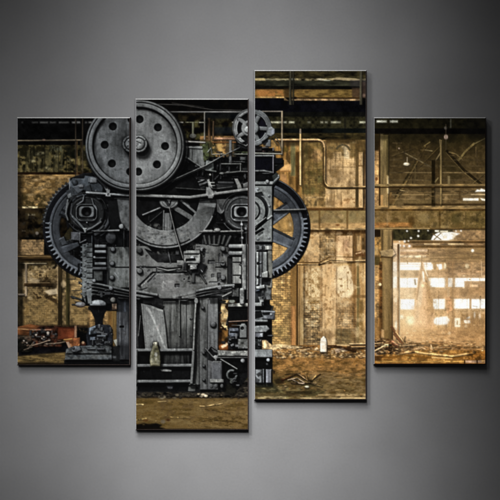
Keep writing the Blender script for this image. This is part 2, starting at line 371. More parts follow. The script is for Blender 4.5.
def panel_one():
    p = Pane(17.6, 118.2, 129.4, 364.4, 11); PANES['one'] = p; p.grade = (.72, .9, .0)
    # pictured hall behind the press
    p.use(p.bg, WALLP)
    p.R(10, 110, 140, 146, (7, 7, 7), var=.3)
    p.R(10, 145, 140, 174, (52, 45, 20), var=.5, n='b')
    p.tint(20, 147, 85, 160, (12, 14, 9), .8, 'm', -.6, .6); p.tint(20, 156, 84, 173, (128, 108, 54), .75, 'b', -.2, 1.5); p.tint(24, 150, 70, 172, (86, 78, 44), .7, 'v', -.3, 1.)
    p.tint(18, 145, 60, 174, (26, 22, 8), .75, 'm', .0, 1.2)
    for x, y in ((38, 154), (42, 153), (61, 166), (47, 168), (33, 161), (56, 156), (70, 160)): p.C(x, y, 2.2, (150, 140, 96), ry=1.2, a=.6, soft=1.8, var=.4, n='b')
    p.tint(50, 146, 62, 151, (90, 100, 84), .6, 'b', -.4, 1)
    for x in (30, 36, 44, 53, 58, 66, 70): p.R(x, 146, x + 1.3, 173, (20, 17, 7), a=.55, soft=.8)
    p.R(10, 172.2, 90, 174.6, (26, 13, 5), var=.3)
    p.R(10, 174.6, 90, 208, (146, 108, 50), var=.24, n='hh')
    p.tint(22, 175, 80, 208, (206, 164, 98), .75, 'b', .1, 1.6); p.tint(18, 176, 70, 208, (88, 60, 20), .7, 'm', .1, 1.4); p.tint(18, 194, 46, 208, (50, 40, 14), .8, 'm', -.6, .8)
    p.tint(20, 180, 60, 206, (60, 42, 14), .6, 'b', .5, 1.5); p.R(10, 174, 22.5, 208, (20, 15, 6), a=.8, soft=4)
    for x, y, q in ((30, 195, 2.5), (41, 188, 2), (46, 203, 2.6), (36, 180, 2.4), (52, 178, 2)): p.C(x, y, q, (220, 180, 116), ry=1, a=.6, soft=2, var=.3)
    p.R(22, 206.3, 38, 208.4, (182, 160, 110), a=.85, var=.4, n='b'); p.R(10, 208.3, 90, 240, (24, 17, 8), var=.5, n='m')
    p.tint(26, 212, 50, 232, (66, 52, 20), .8, 'm', -.4, 1.2); p.tint(22, 212, 50, 238, (50, 46, 36), .6, 'b', .3, 1.6)
    p.R(28, 214, 35, 215.8, (150, 136, 104), a=.7, soft=.8, var=.5, n='b'); p.C(37, 233.2, 1.6, (134, 124, 112), a=.8, soft=.8); p.R(22, 230.6, 30, 231.4, (80, 70, 50), a=.6, var=.6, n='b')
    p.R(10, 239.6, 44, 255, (178, 136, 78), var=.2, n='b'); p.bricks(18, 239, 46, 256, 4.6, 2.6, .15, .3); p.tint(18, 240, 44, 255, (90, 60, 26), .6, 'b', .5, 1.5); p.R(10, 239, 21, 256, (22, 15, 6), a=.75, soft=3)
    p.R(10, 255, 60, 262, (58, 40, 16), var=.3, n='h'); p.R(10, 256, 52, 256.9, (150, 116, 62), a=.8); p.R(10, 258.6, 60, 261, (22, 14, 6), a=.8, soft=.5)
    p.R(10, 262, 120, 300, (150, 118, 64), var=.22, n='b'); p.R(10, 261.5, 62, 268.5, (44, 34, 16), var=.4, n='b', soft=1.5)
    p.R(20, 262.9, 47, 264.2, (168, 148, 108), z=1, dz=.6, var=.2)
    for x in (31, 36, 44): p.C(x, 267.5, 2.2, (120, 96, 44), a=.6, soft=1.6)
    p.R(10, 296, 120, 326, (156, 120, 60), var=.16, n='b'); p.tint(20, 265, 60, 300, (206, 172, 112), .8, 'm', .1, 1.5); p.tint(28, 268, 60, 300, (48, 32, 12), .9, 'b', .55, 1.6)
    p.tint(76, 288, 90, 306, (216, 176, 112), .8, 'm', -.6, 1); p.bricks(22, 270, 120, 332, 4.4, 2.15, .14, .24); p.tint(20, 300, 110, 332, (100, 72, 28), .6, 'b', .2, 1.4); p.tint(50, 308, 115, 330, (196, 160, 92), .5, 'b', .3, 1.5)
    for q in range(26): p.C(p.rnd.uniform(38, 60), p.rnd.uniform(272, 298), p.rnd.uniform(.8, 2.6), (42, 28, 12), ry=p.rnd.uniform(.6, 1.6), a=.7, soft=.9)
    p.P([(44, 291), (57, 288), (58, 294), (49, 295)], (224, 196, 148), a=.85, soft=1, var=.1); p.P([(45, 294), (57, 300), (57, 304), (44, 297)], (46, 30, 12), a=.8, soft=1)
    p.P([(30, 277), (40, 280), (38, 284), (30, 283)], (220, 190, 138), a=.6, soft=1.4); p.C(47, 282, 5, (40, 27, 12), ry=3.4, a=.75, soft=2); p.C(53, 286, 4, (34, 24, 12), ry=3, a=.8, soft=2)
    p.R(10, 262, 23.4, 330, (24, 19, 10), a=.9, soft=2.5, var=.4)
    p.name('printed_pipe')
    p.R(24.9, 264, 27.2, 297, (166, 140, 104), z=1, dz=.8, bev=1, var=.2, n='v'); p.R(24.5, 296, 27, 303, (60, 44, 24), a=.7, soft=1)
    p.R(24, 283.3, 52, 286.4, (52, 34, 14), z=1, dz=.8, var=.2); p.R(26, 282.3, 50, 283.1, (170, 136, 84), a=.7); p.R(18, 293.6, 25, 295.6, (120, 104, 86), z=2, dz=.6)
    p.R(10, 139.7, 82.5, 141.2, (112, 98, 74), z=1, dz=.7, bev=.8, var=.16, n='h', ang=-.55); p.C(44, 139.8, 1.6, (150, 110, 90), ry=.9, a=.6)
    for x, t in ((75.6, 74), (82.6, 92)): p.R(x - .55, 118, x + .55, 177, (t * .75, t * .62, t * .46), var=.3, n='v', a=.85)
    p.K([(77, 140), (77, 178)], .8, (96, 70, 36)); p.K([(81, 140), (81, 176)], .9, (52, 38, 18))
    p.name(WALLP)
    for a, b, t in ((32, 38, 70), (40, 48, 92), (50, 56, 84), (59, 69, 92), (72, 75, 150), (77, 80, 170), (85, 87, 90), (88.5, 93, 120), (21.5, 23, 66)):
        p.R(a, 121.7, b, 123.2, (t, t, t * .97), a=.85, soft=1.2, var=.15, n='b')
    p.name('printed_column')
    p.R(58, 262, 62, 342, (44, 33, 15), z=1, dz=.6, var=.25, n='v'); p.R(62, 270, 66, 342, (128, 102, 58), var=.25, n='b', a=.7); p.R(66, 270, 69.4, 342, (56, 48, 20), z=1, dz=.6, var=.25, n='v')
    p.C(63.6, 284, 2.4, (226, 190, 130), ry=3.4, a=.8, soft=1.2); p.R(57, 262, 58.2, 300, (214, 176, 120), a=.55, soft=.6)
    p.name(WALLP)
    p.R(88, 310, 118, 350, (168, 124, 62), var=.2, n='b'); p.bricks(88, 310, 110, 345, 4, 2, .14, .25); p.R(108, 309, 118, 345, (112, 82, 34), var=.15, n='v', soft=1.5); p.R(109, 312, 112, 328, (150, 98, 36), a=.6, soft=1.5)
    p.R(36, 325, 90, 327.6, (64, 42, 20), a=.8, soft=1, lab=False)
    # floor
    p.name(FLOORP); p.R(10, 348, 140, 370, (112, 86, 38), var=.28, n='h'); p.tint(18, 354, 70, 364, (150, 118, 56), .6, 'h', .2, 1.4); p.R(10, 362.6, 140, 370, (22, 15, 8), a=.8, soft=1.2)
    p.rubble(20, 354, 66, 363, 40, ((140, 108, 58), (96, 72, 34), (70, 52, 26)), (.3, .8))
    # orange loader standing by the wall
    p.name('printed_loader')
    p.P([(18, 344), (70, 343), (84, 349), (66, 352), (40, 354), (18, 356)], (12, 11, 14), soft=1.5, z=1, var=.3)
    p.R(28, 326, 62, 347, (44, 22, 14), z=2, dz=1, var=.35, n='b'); p.R(17, 330, 32, 352, (22, 20, 15), var=.4, n='b', z=2)
    p.P([(17, 327), (30, 324), (40, 326), (30, 336), (17, 335)], (112, 58, 22), z=3, dz=1, var=.2, n='hh'); p.R(17, 328.8, 36, 329.9, (210, 150, 84), a=.8, ang=4); p.R(32, 329.2, 52, 330.6, (168, 132, 104), z=4, a=.9, var=.25, n='b')
    p.R(58, 327.4, 75, 339.5, (110, 42, 18), z=4, dz=1.2, bev=1.6, var=.12, c2=(140, 58, 22), g='x'); p.R(57, 327, 75, 328.6, (60, 20, 8), z=5); p.R(57.5, 328, 60.5, 340, (84, 30, 12), soft=1, a=.8)
    p.tint(60, 328, 75, 339, (90, 30, 10), .6, 'b', .3, 1.5)
    p.R(18, 335.6, 32, 336.6, (172, 136, 92), a=.8, var=.3); p.speck(18, 336, 60, 346, 46, (150, 116, 88), (.35, 1.1), 2.2); p.clutter(30, 330, 58, 345, 22, (34, 78), (1.5, 6), 4)
    p.tint(28, 328, 60, 347, (120, 48, 20), .55, 'b', .5, 1.4)
    for (a, b), q in zip(((36, 335), (44, 337), (24, 341), (48, 333), (27, 343), (47, 344), (42, 338.6)), (1.2, 1, 1, 1.6, .9, 1, .8)): p.C(a, b, q, (222, 206, 186), z=6, a=.9, soft=.5)
    for pts, t in (([(30, 346), (40, 343.4), (50, 340)], 190), ([(24, 350), (32, 347)], 130), ([(45, 344), (60, 343), (72, 340)], 150), ([(33, 343), (28, 349)], 120)): p.K(pts, 1.1, (t, t * .84, t * .66), z=5, dz=.5, a=.9)
    p.R(74.4, 325.6, 77, 340, (176, 124, 86), z=6, dz=.8, bev=.9, var=.15)
    p.P([(64, 339), (80, 337.5), (80.5, 345), (75, 348.6), (68, 347)], (140, 72, 30), z=5, dz=1.6, bev=2, var=.2, n='b'); p.A(75, 344, 3.4, 4.8, (214, 130, 62), 0, 180, z=7, dz=.6); p.K([(64, 340), (72, 339)], 1.4, (216, 150, 60), z=7, dz=.5); p.P([(66, 342), (69, 342), (72, 349), (69, 350)], (190, 150, 118), z=7, dz=.5); p.C(83.5, 344, 2.6, (66, 24, 12), ry=2.6, z=4, dz=1); p.C(83, 342.6, 1.4, (210, 170, 120), a=.8, soft=.8)
    # the press
    p.use(p.fg, PRESS)
    D = (12, 12, 13)
    gear(p, 95.4, 228, 82, (100, 186), None, ((-154, 9, 42), (156, 10, 50), (100, 9, 46), (214, 9, 40)), None)
    p.A(95.4, 228, 51.4, 53, (70, 72, 74), 186, 240, z=3, dz=.6)
    n = 76
    for k in range(n):           # far teeth against the bright wall
        q = k * 360 / n
        if 182 < q < 246:
            r = math.radians(q); e = .026; w = .016
            p.P([(95.4 + R * math.cos(r + d), 228 + R * math.sin(r + d)) for R, d in ((51.5, -e), (54.6, -w), (54.6, w), (51.5, e))], (26, 25, 24), z=2, dz=.6, bev=.5)
    p.name(PRESS)
    p.P([(70, 178), (84, 173), (131, 170), (131, 311), (104, 311), (100, 306), (82, 306), (82, 258), (77, 246), (70, 240), (66, 222), (67, 200)], D, z=2, var=.3)
    p.name(GEAR); p.name(PRESS)
    p.P([(70, 226), (66, 216), (71, 214), (73, 222), (72, 240), (66, 241), (64, 236)], (40, 34, 18), z=1, a=.9)
    p.R(116.5, 305, 131, 366, (54, 54, 55), z=3, dz=1, bev=1.5, var=.2, n='v'); p.R(121, 305, 125, 366, (66, 66, 68), a=.6, soft=1.2, var=.2, n='v'); p.R(128, 305, 131, 366, (22, 22, 22), soft=1, a=.8); p.R(117, 344, 131, 366, (22, 22, 23), a=.75, soft=5); p.R(119.8, 326, 124, 327.8, 6, z=2); p.P([(113, 340), (117, 339), (117, 347), (115, 345)], (208, 200, 176), z=3, a=.85, soft=.6); p.P([(114, 346), (118, 346), (124, 360), (120, 362)], (46, 46, 47), z=4, dz=.8)
    p.murk(70, 178, 131, 306, 110); p.murk(96, 196, 131, 250, 40)
    # bearing cheek and cap
    p.P([(70, 181), (73, 178), (84, 178.5), (85, 175.5), (97, 177), (99, 183), (104, 186), (102, 196), (96, 206), (74, 208), (71, 196)], (50, 53, 56), z=5, dz=1.6, bev=1.6, var=.16)
    p.R(88, 178, 96.5, 182.6, (66, 68, 70), z=7, dz=.8, r=.6); p.R(69, 178.5, 70.4, 191, (120, 122, 124), z=6, dz=.5); p.P([(66, 191), (72, 188), (76, 196), (70, 200)], (44, 46, 48), z=6, dz=.8); p.P([(67, 195), (71, 193), (72, 197), (68, 199)], (96, 98, 98), z=7, dz=.7)
    p.C(75, 182.6, 2.9, (26, 28, 30), z=7, dz=1.3, bev=1.6); p.C(74.4, 181.8, 1.2, (64, 68, 72), a=.7, soft=.8)
    p.P([(72, 187), (82, 184), (86, 188), (78, 194)], (70, 72, 74), z=7, dz=.6, soft=1, a=.7); p.clutter(72, 186, 100, 206, 14, (30, 78), (1.5, 7), 6)
    p.P([(84, 186), (90, 184), (92, 192), (88, 200), (84, 197)], (34, 36, 38), z=8, dz=.8); p.C(84, 192.4, 2, 8, z=5); p.R(80, 200, 86, 203, 14, z=6)
    eye(p, 86.8, 212, 92)
    p.K([(84, 196), (83, 201), (77, 205)], 1.4, (96, 97, 98), z=9, dz=.7); p.K([(92, 199), (94, 206), (97, 210)], 1.2, (110, 111, 112), z=9, dz=.6)
    p.K([(68, 200), (66, 214), (68, 220)], 2, (86, 87, 86), z=6, dz=.7); p.K([(72, 204), (71, 214), (75, 221)], 1.7, (74, 75, 76), z=7, dz=.7)
    p.K([(73, 217), (85, 230)], 2.6, (88, 90, 90), z=9, dz=1); p.P([(82.5, 228), (87.5, 228), (86, 233), (84.6, 233)], (160, 160, 156), z=10, dz=.8); p.C(87, 222.6, .9, 170, z=10); p.K([(87, 230), (92, 228), (101, 222)], 2, (92, 93, 92), z=9, dz=.8); p.K([(92, 231), (100, 230), (104, 226)], 1.3, (74, 75, 75), z=9, dz=.7)
    p.A(87, 213, 21.5, 24.5, (50, 51, 52), -10, 72, z=6, dz=1, bev=1.2); p.A(87, 213, 26, 27.4, (38, 39, 40), 0, 60, z=6, dz=.8)
    p.P([(71, 232), (82, 232), (80, 241), (71, 240)], (66, 66, 68), z=5, dz=.8, var=.15, soft=.4); p.P([(60, 247), (78, 242), (80, 246), (64, 254)], (52, 54, 57), z=5, dz=1, bev=1.4)
    p.K([(80, 233), (80, 243), (86, 240)], 1.4, (104, 104, 104), z=9, dz=.6); p.C(87.4, 244.6, 1.7, 178, z=10, dz=1, bev=1.2); p.K([(92, 236), (92, 300)], .8, (110, 118, 124), z=11, dz=.5)
    # tie rod across, with its joint and lever
    p.K([(86.6, 192.6), (131, 195.6)], 2.4, (132, 131, 129), z=13, dz=1.4, var=.1); p.P([(105.4, 193.4), (111, 193.4), (111, 197), (105.4, 196.6)], (150, 148, 144), z=14, dz=1); p.P([(103.5, 187), (107, 186.5), (110.5, 190), (110, 194), (106.5, 193.6), (106, 191)], (132, 131, 128), z=14, dz=1.2, bev=1.4); p.K([(97, 178), (106, 188)], 2.2, (56, 56, 57), z=12, dz=1); p.C(108.4, 194.8, 1.1, 70, z=14)
    p.R(90, 177.6, 97, 183, (92, 93, 94), z=8, dz=.7, soft=.5, var=.15)
    p.P([(114, 198), (131, 198), (131, 232), (122, 226), (118, 212)], (70, 70, 69), z=4, dz=1, c2=(92, 92, 90), g='y', soft=.8, var=.14); p.P([(108, 200), (117, 199), (121, 226), (112, 234), (108, 216)], (12, 12, 12), z=3, soft=.8)
    p.K([(94, 231.4), (119, 230.6)], 1.2, (104, 103, 100), z=9, dz=.6); p.K([(109, 230.8), (119, 230.5)], 2, (150, 148, 144), z=10, dz=.8); p.C(121.4, 226.6, 2.6, (138, 137, 134), z=11, dz=1.4, bev=1.6, var=.2, n='b'); p.C(124.5, 229, 1.5, 40, z=11)
    p.C(111, 238, 5.4, (46, 46, 47), z=5, dz=2.4, bev=4, ry=6); p.K([(124, 230), (124, 247)], .9, (86, 86, 86), z=8, dz=.5)
    # guide column with its ribs
    p.P([(82, 244), (93, 243), (93, 304), (86, 304), (82, 296)], (72, 74, 73), z=6, dz=1.4, bev=1.2, var=.16, n='b', c2=(96, 98, 95), g='y')
    for k in range(11):
        y = 245 + k * 5.2; p.bolt(84.4 + (k % 2), y, .9, 92); p.R(80.6, y + 1, 82.6, y + 3, (88, 92, 92), z=6, dz=.5, r=.4); p.R(87, y + 2, 92.6, y + 2.7, (30, 30, 31), z=6, a=.7)
    for y, h, t in ((244.6, 3.4, 128), (250.2, 3.2, 122), (262.2, 3.2, 104), (257, 2, 62)): p.R(94.5, y, 106.5, y + h, (t * .75, t * .76, t * .75), r=1, z=8, dz=1.6, bev=1.5, c2=(t * 1.25,) * 3, g='x', var=.12)
    p.R(93, 267, 107, 270, (64, 64, 64), z=8, dz=1.2, bev=1.2); p.R(93.6, 271, 103, 281, (60, 61, 59), z=5, dz=.8, var=.14); p.C(94.2, 280.8, 1.9, 150, z=9, dz=1.4, bev=1.4); p.C(94.5, 257.3, 1.3, 158, z=9, dz=1)
    p.R(107, 247, 131, 288, (70, 71, 68), z=5, dz=.8, var=.13, n='v', c2=(92, 92, 88), g='x'); p.tint(108, 248, 131, 288, (108, 108, 102), .45, 'b', .2, 1.4); p.R(107, 246, 109.2, 288, 20, a=.7, soft=1.2); p.R(115, 267, 131, 268.2, 26, z=4.6, a=.85); p.R(108, 268, 110, 280, 18, a=.8, soft=1)
    for x, y, r in ((113, 249.4, 2.3), (112.2, 263.6, 2.2), (112, 277.8, 2.2)): p.C(x + .4, y + .8, r * 1.5, 14, a=.75, soft=1, lab=False); p.C(x, y, r, 88, z=8, dz=1.4, bev=2, var=.05)
    p.K([(115, 273), (119, 279)], 1.1, 140, a=.8, z=6); p.P([(108, 239), (124, 247), (131, 262), (131, 240), (120, 238)], 14, a=.7, soft=2.5)
    # curved lower flange
    for dy, t, w in ((0, 92, 2.2), (3.6, 70, 2), (6.8, 88, 2.4), (10.6, 64, 2.4)): p.K([(90, 283 + dy), (100, 284.4 + dy), (113, 287.5 + dy * .9), (131, 291.5 + dy * .7)], w, (t, t, t * .97), z=7, dz=1.2, var=.1)
    for dy in (2, 5.4, 9): p.K([(92, 283.6 + dy), (113, 287.8 + dy * .95), (131, 292 + dy * .7)], 1, 9, z=5, a=.9)
    p.C(111, 288.4, 2.1, 118, z=10, dz=1.2, bev=1.6); p.R(86, 296, 118, 304, (16, 16, 16), z=4, soft=.8); p.clutter(94, 290, 116, 300, 8, (40, 84), (2, 7), 6)
    p.R(117, 299, 131, 312, (24, 25, 27), z=4, soft=1, a=.8); p.R(124, 300, 126, 312, (66, 70, 78), a=.7, soft=.7)
    # ram foot
    p.C(98, 304.4, 8.4, (120, 121, 120), ry=4.6, z=9, dz=3, bev=3, c2=(62, 62, 62), g='y', var=.2, n='b'); p.C(97.2, 303, 4, 214, ry=1.4, a=.75, soft=1.2); p.R(88, 306, 109, 310, 10, r=2, z=6); p.P([(88, 307), (109, 307), (105, 313), (103, 320), (103, 327), (95, 327), (95, 320), (92, 313)], (9, 9, 10), z=5, dz=1)
    p.C(80.5, 304.6, 5.2, (132, 124, 120), ry=2.8, z=6, dz=1.6, bev=2, var=.15); p.C(79, 304, 2.2, 214, ry=1, a=.7, soft=.8); p.C(80, 307, 5, (80, 40, 30), ry=1, a=.5, soft=1); p.R(86, 262, 93, 305, 120, a=0, lab=False); p.P([(86, 290), (92, 288), (92, 304), (88, 304)], (96, 98, 96), z=7, dz=.8, var=.15)
    p.C(113, 300, 2.8, (112, 108, 100), z=8, dz=2, bev=2.2, var=.15); p.R(112, 303.6, 117, 310, (140, 108, 84), z=6, dz=.8, var=.3, n='b')
    # anvil block on its slab
    p.P([(88, 328), (98, 324), (110, 325), (113, 330), (113, 350), (88, 350), (86, 336)], (22, 23, 26), z=4, dz=1, var=.3)
    p.P([(89, 328), (96, 325.6), (96.6, 334), (89, 335)], (118, 128, 138), z=7, dz=1, var=.25, n='b'); p.R(90, 337, 96, 340.4, (108, 116, 128), z=7, dz=.8, var=.2); p.P([(91, 330), (94, 330), (93, 335), (90, 334)], 20, a=.8, soft=.6); p.clutter(96, 326, 112, 348, 24, (24, 84), (2, 7), 5); p.clutter(87, 338, 112, 348, 12, (30, 70), (2, 6), 5); p.R(97, 335, 106, 337, (96, 100, 104), z=9, dz=.6)
    p.P([(66, 349), (74, 346), (110, 345), (116, 350), (118, 361), (64.5, 362)], (66, 68, 68), z=4, dz=1.6, bev=1.4, var=.25, n='b'); p.R(65, 353.6, 118, 355, (24, 26, 26), a=.8, soft=.6, z=4); p.tint(66, 346, 116, 361, (112, 110, 104), .55, 'hh', .2, 1.4); p.R(64, 360, 131, 366, (10, 10, 10), z=2, soft=.8); p.clutter(70, 347, 114, 352, 8, (60, 118), (2, 8), 6); p.R(112, 346, 120, 362, (14, 14, 14), z=3, soft=1.2, a=.85); p.R(104, 356, 116, 358, 100, a=.4, soft=1, var=.4)
    p.wear(66, 176, 130, 362, 420); flywheel(p, 131, 145.6, 74, .3); p.wear(90, 120, 130, 188, 60)

def panel_two():
    p = Pane(136.2, 99.6, 247.6, 429.2, 22); PANES['two'] = p; p.ftint = (.985, 1., 1.005); p.fgain = 1.2; p.grade = (.8, .95, .0)
    g = lambda t: (t, t * 1.005, t * .985)
    p.use(p.bg, WALLP)
    p.R(130, 90, 260, 200, (9, 8, 7), var=.3)
    p.R(178, 113, 250, 140, (22, 18, 10), var=.5); p.tint(176, 120, 205, 140, (82, 78, 36), .8, 'm', -.2, 1.3); p.tint(212, 118, 234, 132, (52, 48, 22), .7, 'm', -.4, 1.2); p.R(212, 127, 232, 134, (16, 22, 30), a=.7, soft=2)
    p.R(205, 112, 250, 119, (12, 16, 20), a=.7, soft=2)
    p.R(200, 136, 234, 158, (128, 90, 46), var=.25, n='b'); p.R(200, 141, 216, 160, (44, 46, 26), a=.9, soft=3, var=.3); p.tint(212, 138, 232, 156, (206, 156, 78), .8, 'b', .0, 1.2); p.P([(216, 144), (222, 143), (222, 153), (218, 150)], (208, 164, 84), soft=1.6, a=.8); p.R(226, 138, 236, 158, (56, 52, 40), a=.7, soft=1.5)
    p.name('printed_pipe')
    p.R(212, 137.6, 240, 139.8, (176, 128, 92), z=1, dz=.8, var=.2); p.R(212, 141.8, 236, 143, (132, 78, 34), z=1, dz=.6); p.R(208, 118, 210.4, 141, (100, 72, 44), z=1, dz=.6, var=.3, n='v'); p.R(212.2, 121, 214.2, 141, (120, 92, 62), z=1, dz=.6, var=.3, n='v')
    p.R(130, 111.3, 250, 112.7, (126, 125, 122), z=1, dz=.6, bev=.7, var=.15, n='h'); p.K([(158, 104), (182, 105), (212, 109.6), (250, 110.6)], .7, (74, 72, 68)); p.K([(172, 103), (204, 107)], .5, (60, 58, 54))
    p.R(203.9, 112, 205.2, 140, (138, 134, 124), z=1, dz=.6, bev=.6); p.R(178, 121.7, 183.4, 123, (170, 168, 156), a=.9, soft=.4); p.R(183, 121.8, 206, 122.7, (96, 96, 74), a=.7, var=.5, n='b'); p.R(199, 121.8, 204, 123, (190, 188, 170), a=.9); p.R(192, 122, 194, 136, (118, 118, 92), z=1, dz=.7); p.C(193, 136, 3.4, (96, 96, 90), ry=2.4, z=1, dz=1, a=.8); p.R(232, 121.7, 238, 122.9, (176, 176, 160), a=.9, soft=.4)
    p.name(WALLP)
    p.P([(219, 292), (236, 292), (238, 352), (217, 352)], (36, 20, 8), var=.3)
    p.P([(222.6, 299), (228.5, 296.6), (230.4, 299), (227, 303), (225, 307), (228, 311), (227.6, 326), (229, 330), (226, 330), (222, 325), (220.6, 322), (221, 306)], (200, 164, 104), var=.22, n='b'); p.speck(221, 298, 229, 330, 18, (240, 214, 160), (.4, 1), 1.4); p.R(221, 320, 226, 322, (110, 70, 30), a=.7, soft=.6); p.R(222, 330, 230, 345, (104, 68, 26), var=.3, soft=1)
    p.P([(219, 346), (224, 342), (233, 341), (234, 347), (226, 350), (219, 350)], (112, 58, 20), soft=1, var=.3); p.P([(221, 346), (226, 343), (230, 342.6), (226, 346.6), (222, 348.4)], (242, 212, 166), soft=.8, a=.95)
    p.R(232, 372, 250, 392, (44, 42, 22), soft=3, var=.2)
    p.name(FLOORP)
    p.R(130, 380, 260, 440, (34, 31, 27), var=.5, n='hh')
    p.R(130, 397.6, 260, 440, (108, 82, 36), var=.15, n='h', c2=(134, 102, 52), g='x', soft=1.2)
    p.tint(136, 398, 249, 430, (72, 54, 18), .75, 'h', .1, 1.5); p.tint(136, 399, 249, 428, (158, 128, 70), .65, 'h', .2, 1.6, inv=True); p.tint(160, 398, 249, 420, (90, 68, 40), .5, 'm', .2, 1.4); p.tint(200, 414, 249, 428, (66, 46, 12), .7, 'hh', .2, 1.2)
    p.tint(136, 385, 249, 399, (84, 74, 56), .7, 'b', .2, 1.5); p.R(130, 396.4, 262, 398.2, (18, 12, 8), a=.65, soft=1, var=.6, n='hh'); p.speck(138, 386, 248, 398, 60, (96, 86, 66), (.4, 1.2), 2); p.speck(138, 398, 248, 428, 90, (170, 140, 84), (.25, .6), 3.5, .5); p.speck(138, 398, 248, 428, 70, (60, 44, 20), (.3, .8), 3, .6)
    for pts, w, t in (([(136, 404.4), (143, 404.6)], 1.5, (190, 164, 104)), ([(158, 401.8), (166, 401.2)], .9, (170, 142, 86)), ([(200, 406), (206, 406.2), (213, 404.6), (219, 404.2)], 1., (190, 156, 94)), ([(136, 420), (146, 418.6)], 1.3, (178, 148, 80)), ([(170, 417), (190, 418)], .7, (160, 130, 70)), ([(210, 405.6), (222, 403.4)], .7, (206, 170, 106)), ([(205, 409), (230, 413)], .7, (84, 60, 24)), ([(214, 420), (240, 421.5)], .9, (70, 50, 16))): p.K([(x + .3, y + .8) for x, y in pts], w, (58, 42, 18), a=.6, soft=.4); p.K(pts, w, t, a=.85, var=.3, n='b')
    p.P([(136, 424.4), (144, 423.2), (149, 424), (156, 423), (162, 425), (160, 427), (165, 428.4), (158, 431), (136, 431)], (15, 12, 9), soft=1.4); p.C(163, 421.6, 2.4, (118, 104, 84), ry=2, a=.8, soft=1); p.C(168, 420, 2, (52, 22, 8), ry=1.2, soft=1, a=.8); p.C(146, 420.4, 3, (78, 46, 16), ry=1.4, a=.7, soft=1); p.R(130, 428.6, 260, 431, (32, 22, 8), a=.6, soft=1)
    for x, y, q in ((203, 395, 2.4), (199, 394, 1.6), (206, 396, 2), (201, 396.6, 1.6)): p.C(x, y, q, (206, 186, 150), ry=q * .7, z=1, dz=1, bev=1.2, a=.95, soft=.4, var=.25, n='b')
    for x, y in ((162, 398), (164, 397), (177, 395), (160, 397)): p.C(x, y, 1.8, (132, 120, 92), ry=1.2, a=.8, soft=.6)
    # the press
    p.use(p.fg, PRESS)
    p.P([(130, 150), (176, 150), (186, 158), (206, 172), (214, 156), (226, 162), (236, 160), (252, 146), (252, 300), (228, 299), (220, 300), (218, 352), (252, 349), (252, 372), (236, 392), (130, 392)], (11, 11, 11), z=1, var=.3)
    p.R(131, 380, 200, 392, (14, 14, 14), z=1, soft=2); p.R(176, 157, 252, 192, (9, 9, 9), z=1)
    p.murk(176, 150, 250, 196, 110, (16, 52)); p.murk(200, 232, 250, 300, 60, (20, 60)); p.murk(137, 300, 248, 392, 90, (14, 40)); p.murk(176, 186, 250, 236, 50, (14, 44))
    # framing up behind the flywheel
    p.P([(184, 146), (206, 146), (205, 168), (186, 158)], (64, 65, 64), z=3, dz=1, var=.2, c2=(84, 85, 82), g='x', n='v'); p.K([(186, 141.6), (205, 142.6)], 2, (158, 152, 144), z=5, dz=1); p.K([(186, 147.2), (203, 148.4)], 1.7, (122, 122, 118), z=5, dz=.8); p.K([(186, 157), (198, 165), (206, 170), (216, 171.6)], 1.8, (96, 98, 94), z=5, dz=.8); p.P([(202, 145), (208, 142), (210, 158), (204, 162)], (42, 46, 28), z=4, dz=.6, var=.3, n='b'); p.P([(206, 160), (214, 162), (214, 170), (205, 170)], (96, 100, 96), z=4, dz=.8, var=.3, n='b')
    p.K([(208, 152), (211, 148), (212, 154)], 1.2, (120, 122, 116), z=5, dz=.6); p.K([(212, 154.6), (224, 154)], 1.2, (170, 166, 150), z=5, dz=.6)
    p.K([(233, 154.2), (252, 154.2)], 1.4, (170, 172, 150), z=5, dz=.7); p.K([(235, 151.6), (248, 152.6)], 1.2, (84, 98, 60), z=4, dz=.4); p.R(229, 140, 232, 163, (90, 91, 90), z=5, dz=1, bev=1.3); p.K([(222, 164), (241, 164)], 1.5, (122, 122, 116), z=6, dz=.7); p.K([(240.6, 164), (240.6, 171.6), (252, 171.8)], 1.2, (146, 145, 138), z=6, dz=.6); p.K([(231, 161.6), (245, 162)], .9, (84, 84, 82), z=5, dz=.5); p.R(240, 157, 246, 160.4, (72, 73, 72), z=4, dz=.8); p.K([(220, 173.6), (240, 171.6)], 1.6, (92, 92, 86), z=6, dz=.7); p.C(222, 173.4, 2, (118, 118, 112), ry=1.3, z=7, dz=.8); p.C(228, 172.4, 2, (100, 100, 96), ry=1.2, z=7, dz=.8); p.C(210.2, 174.8, 1.2, (200, 198, 186), z=7, dz=.5); p.K([(196, 178), (205, 181)], .9, (70, 70, 70))
    # struts and levers
    p.K([(178, 189.6), (204, 180)], 1.4, (104, 104, 102), z=5, dz=.7); p.K([(180, 187), (196, 181.6)], .9, (66, 66, 66), z=4, dz=.5); p.K([(186, 190.6), (207, 182.4)], 2.2, (72, 72, 71), z=5, dz=.8); p.K([(176, 170), (176, 190)], 1.6, (40, 40, 40), z=3, dz=.5)
    p.P([(207, 180), (209.4, 179), (213, 188), (214, 194), (210, 194)], (148, 147, 142), z=8, dz=1, var=.15)
    for k in range(4): p.R(210.6 + k * .8, 182 + k * 3, 215 + k * .6, 183.5 + k * 3, (166, 165, 158), z=9, dz=.6, r=.4)
    p.P([(234, 178.6), (238, 178.6), (241, 184), (243, 190), (238, 191), (236.6, 185)], (140, 138, 132), z=8, dz=1.2, bev=1.3, c2=(178, 176, 168), g='y'); p.K([(219, 182.6), (233, 183)], 2.6, (50, 50, 50), z=5, dz=1); p.R(216, 184, 234, 190, (28, 28, 28), z=4, dz=.6); p.P([(243, 184), (250, 181), (252, 190), (243, 190)], (104, 103, 100), z=6, dz=1, var=.25, n='b'); p.K([(244, 176), (252, 178)], 1, (60, 60, 58))
    # spoked wheel below: inner dark, spokes, wide pale band
    p.name('printed_spoked_wheel')
    cx, cy = 165.6, 197
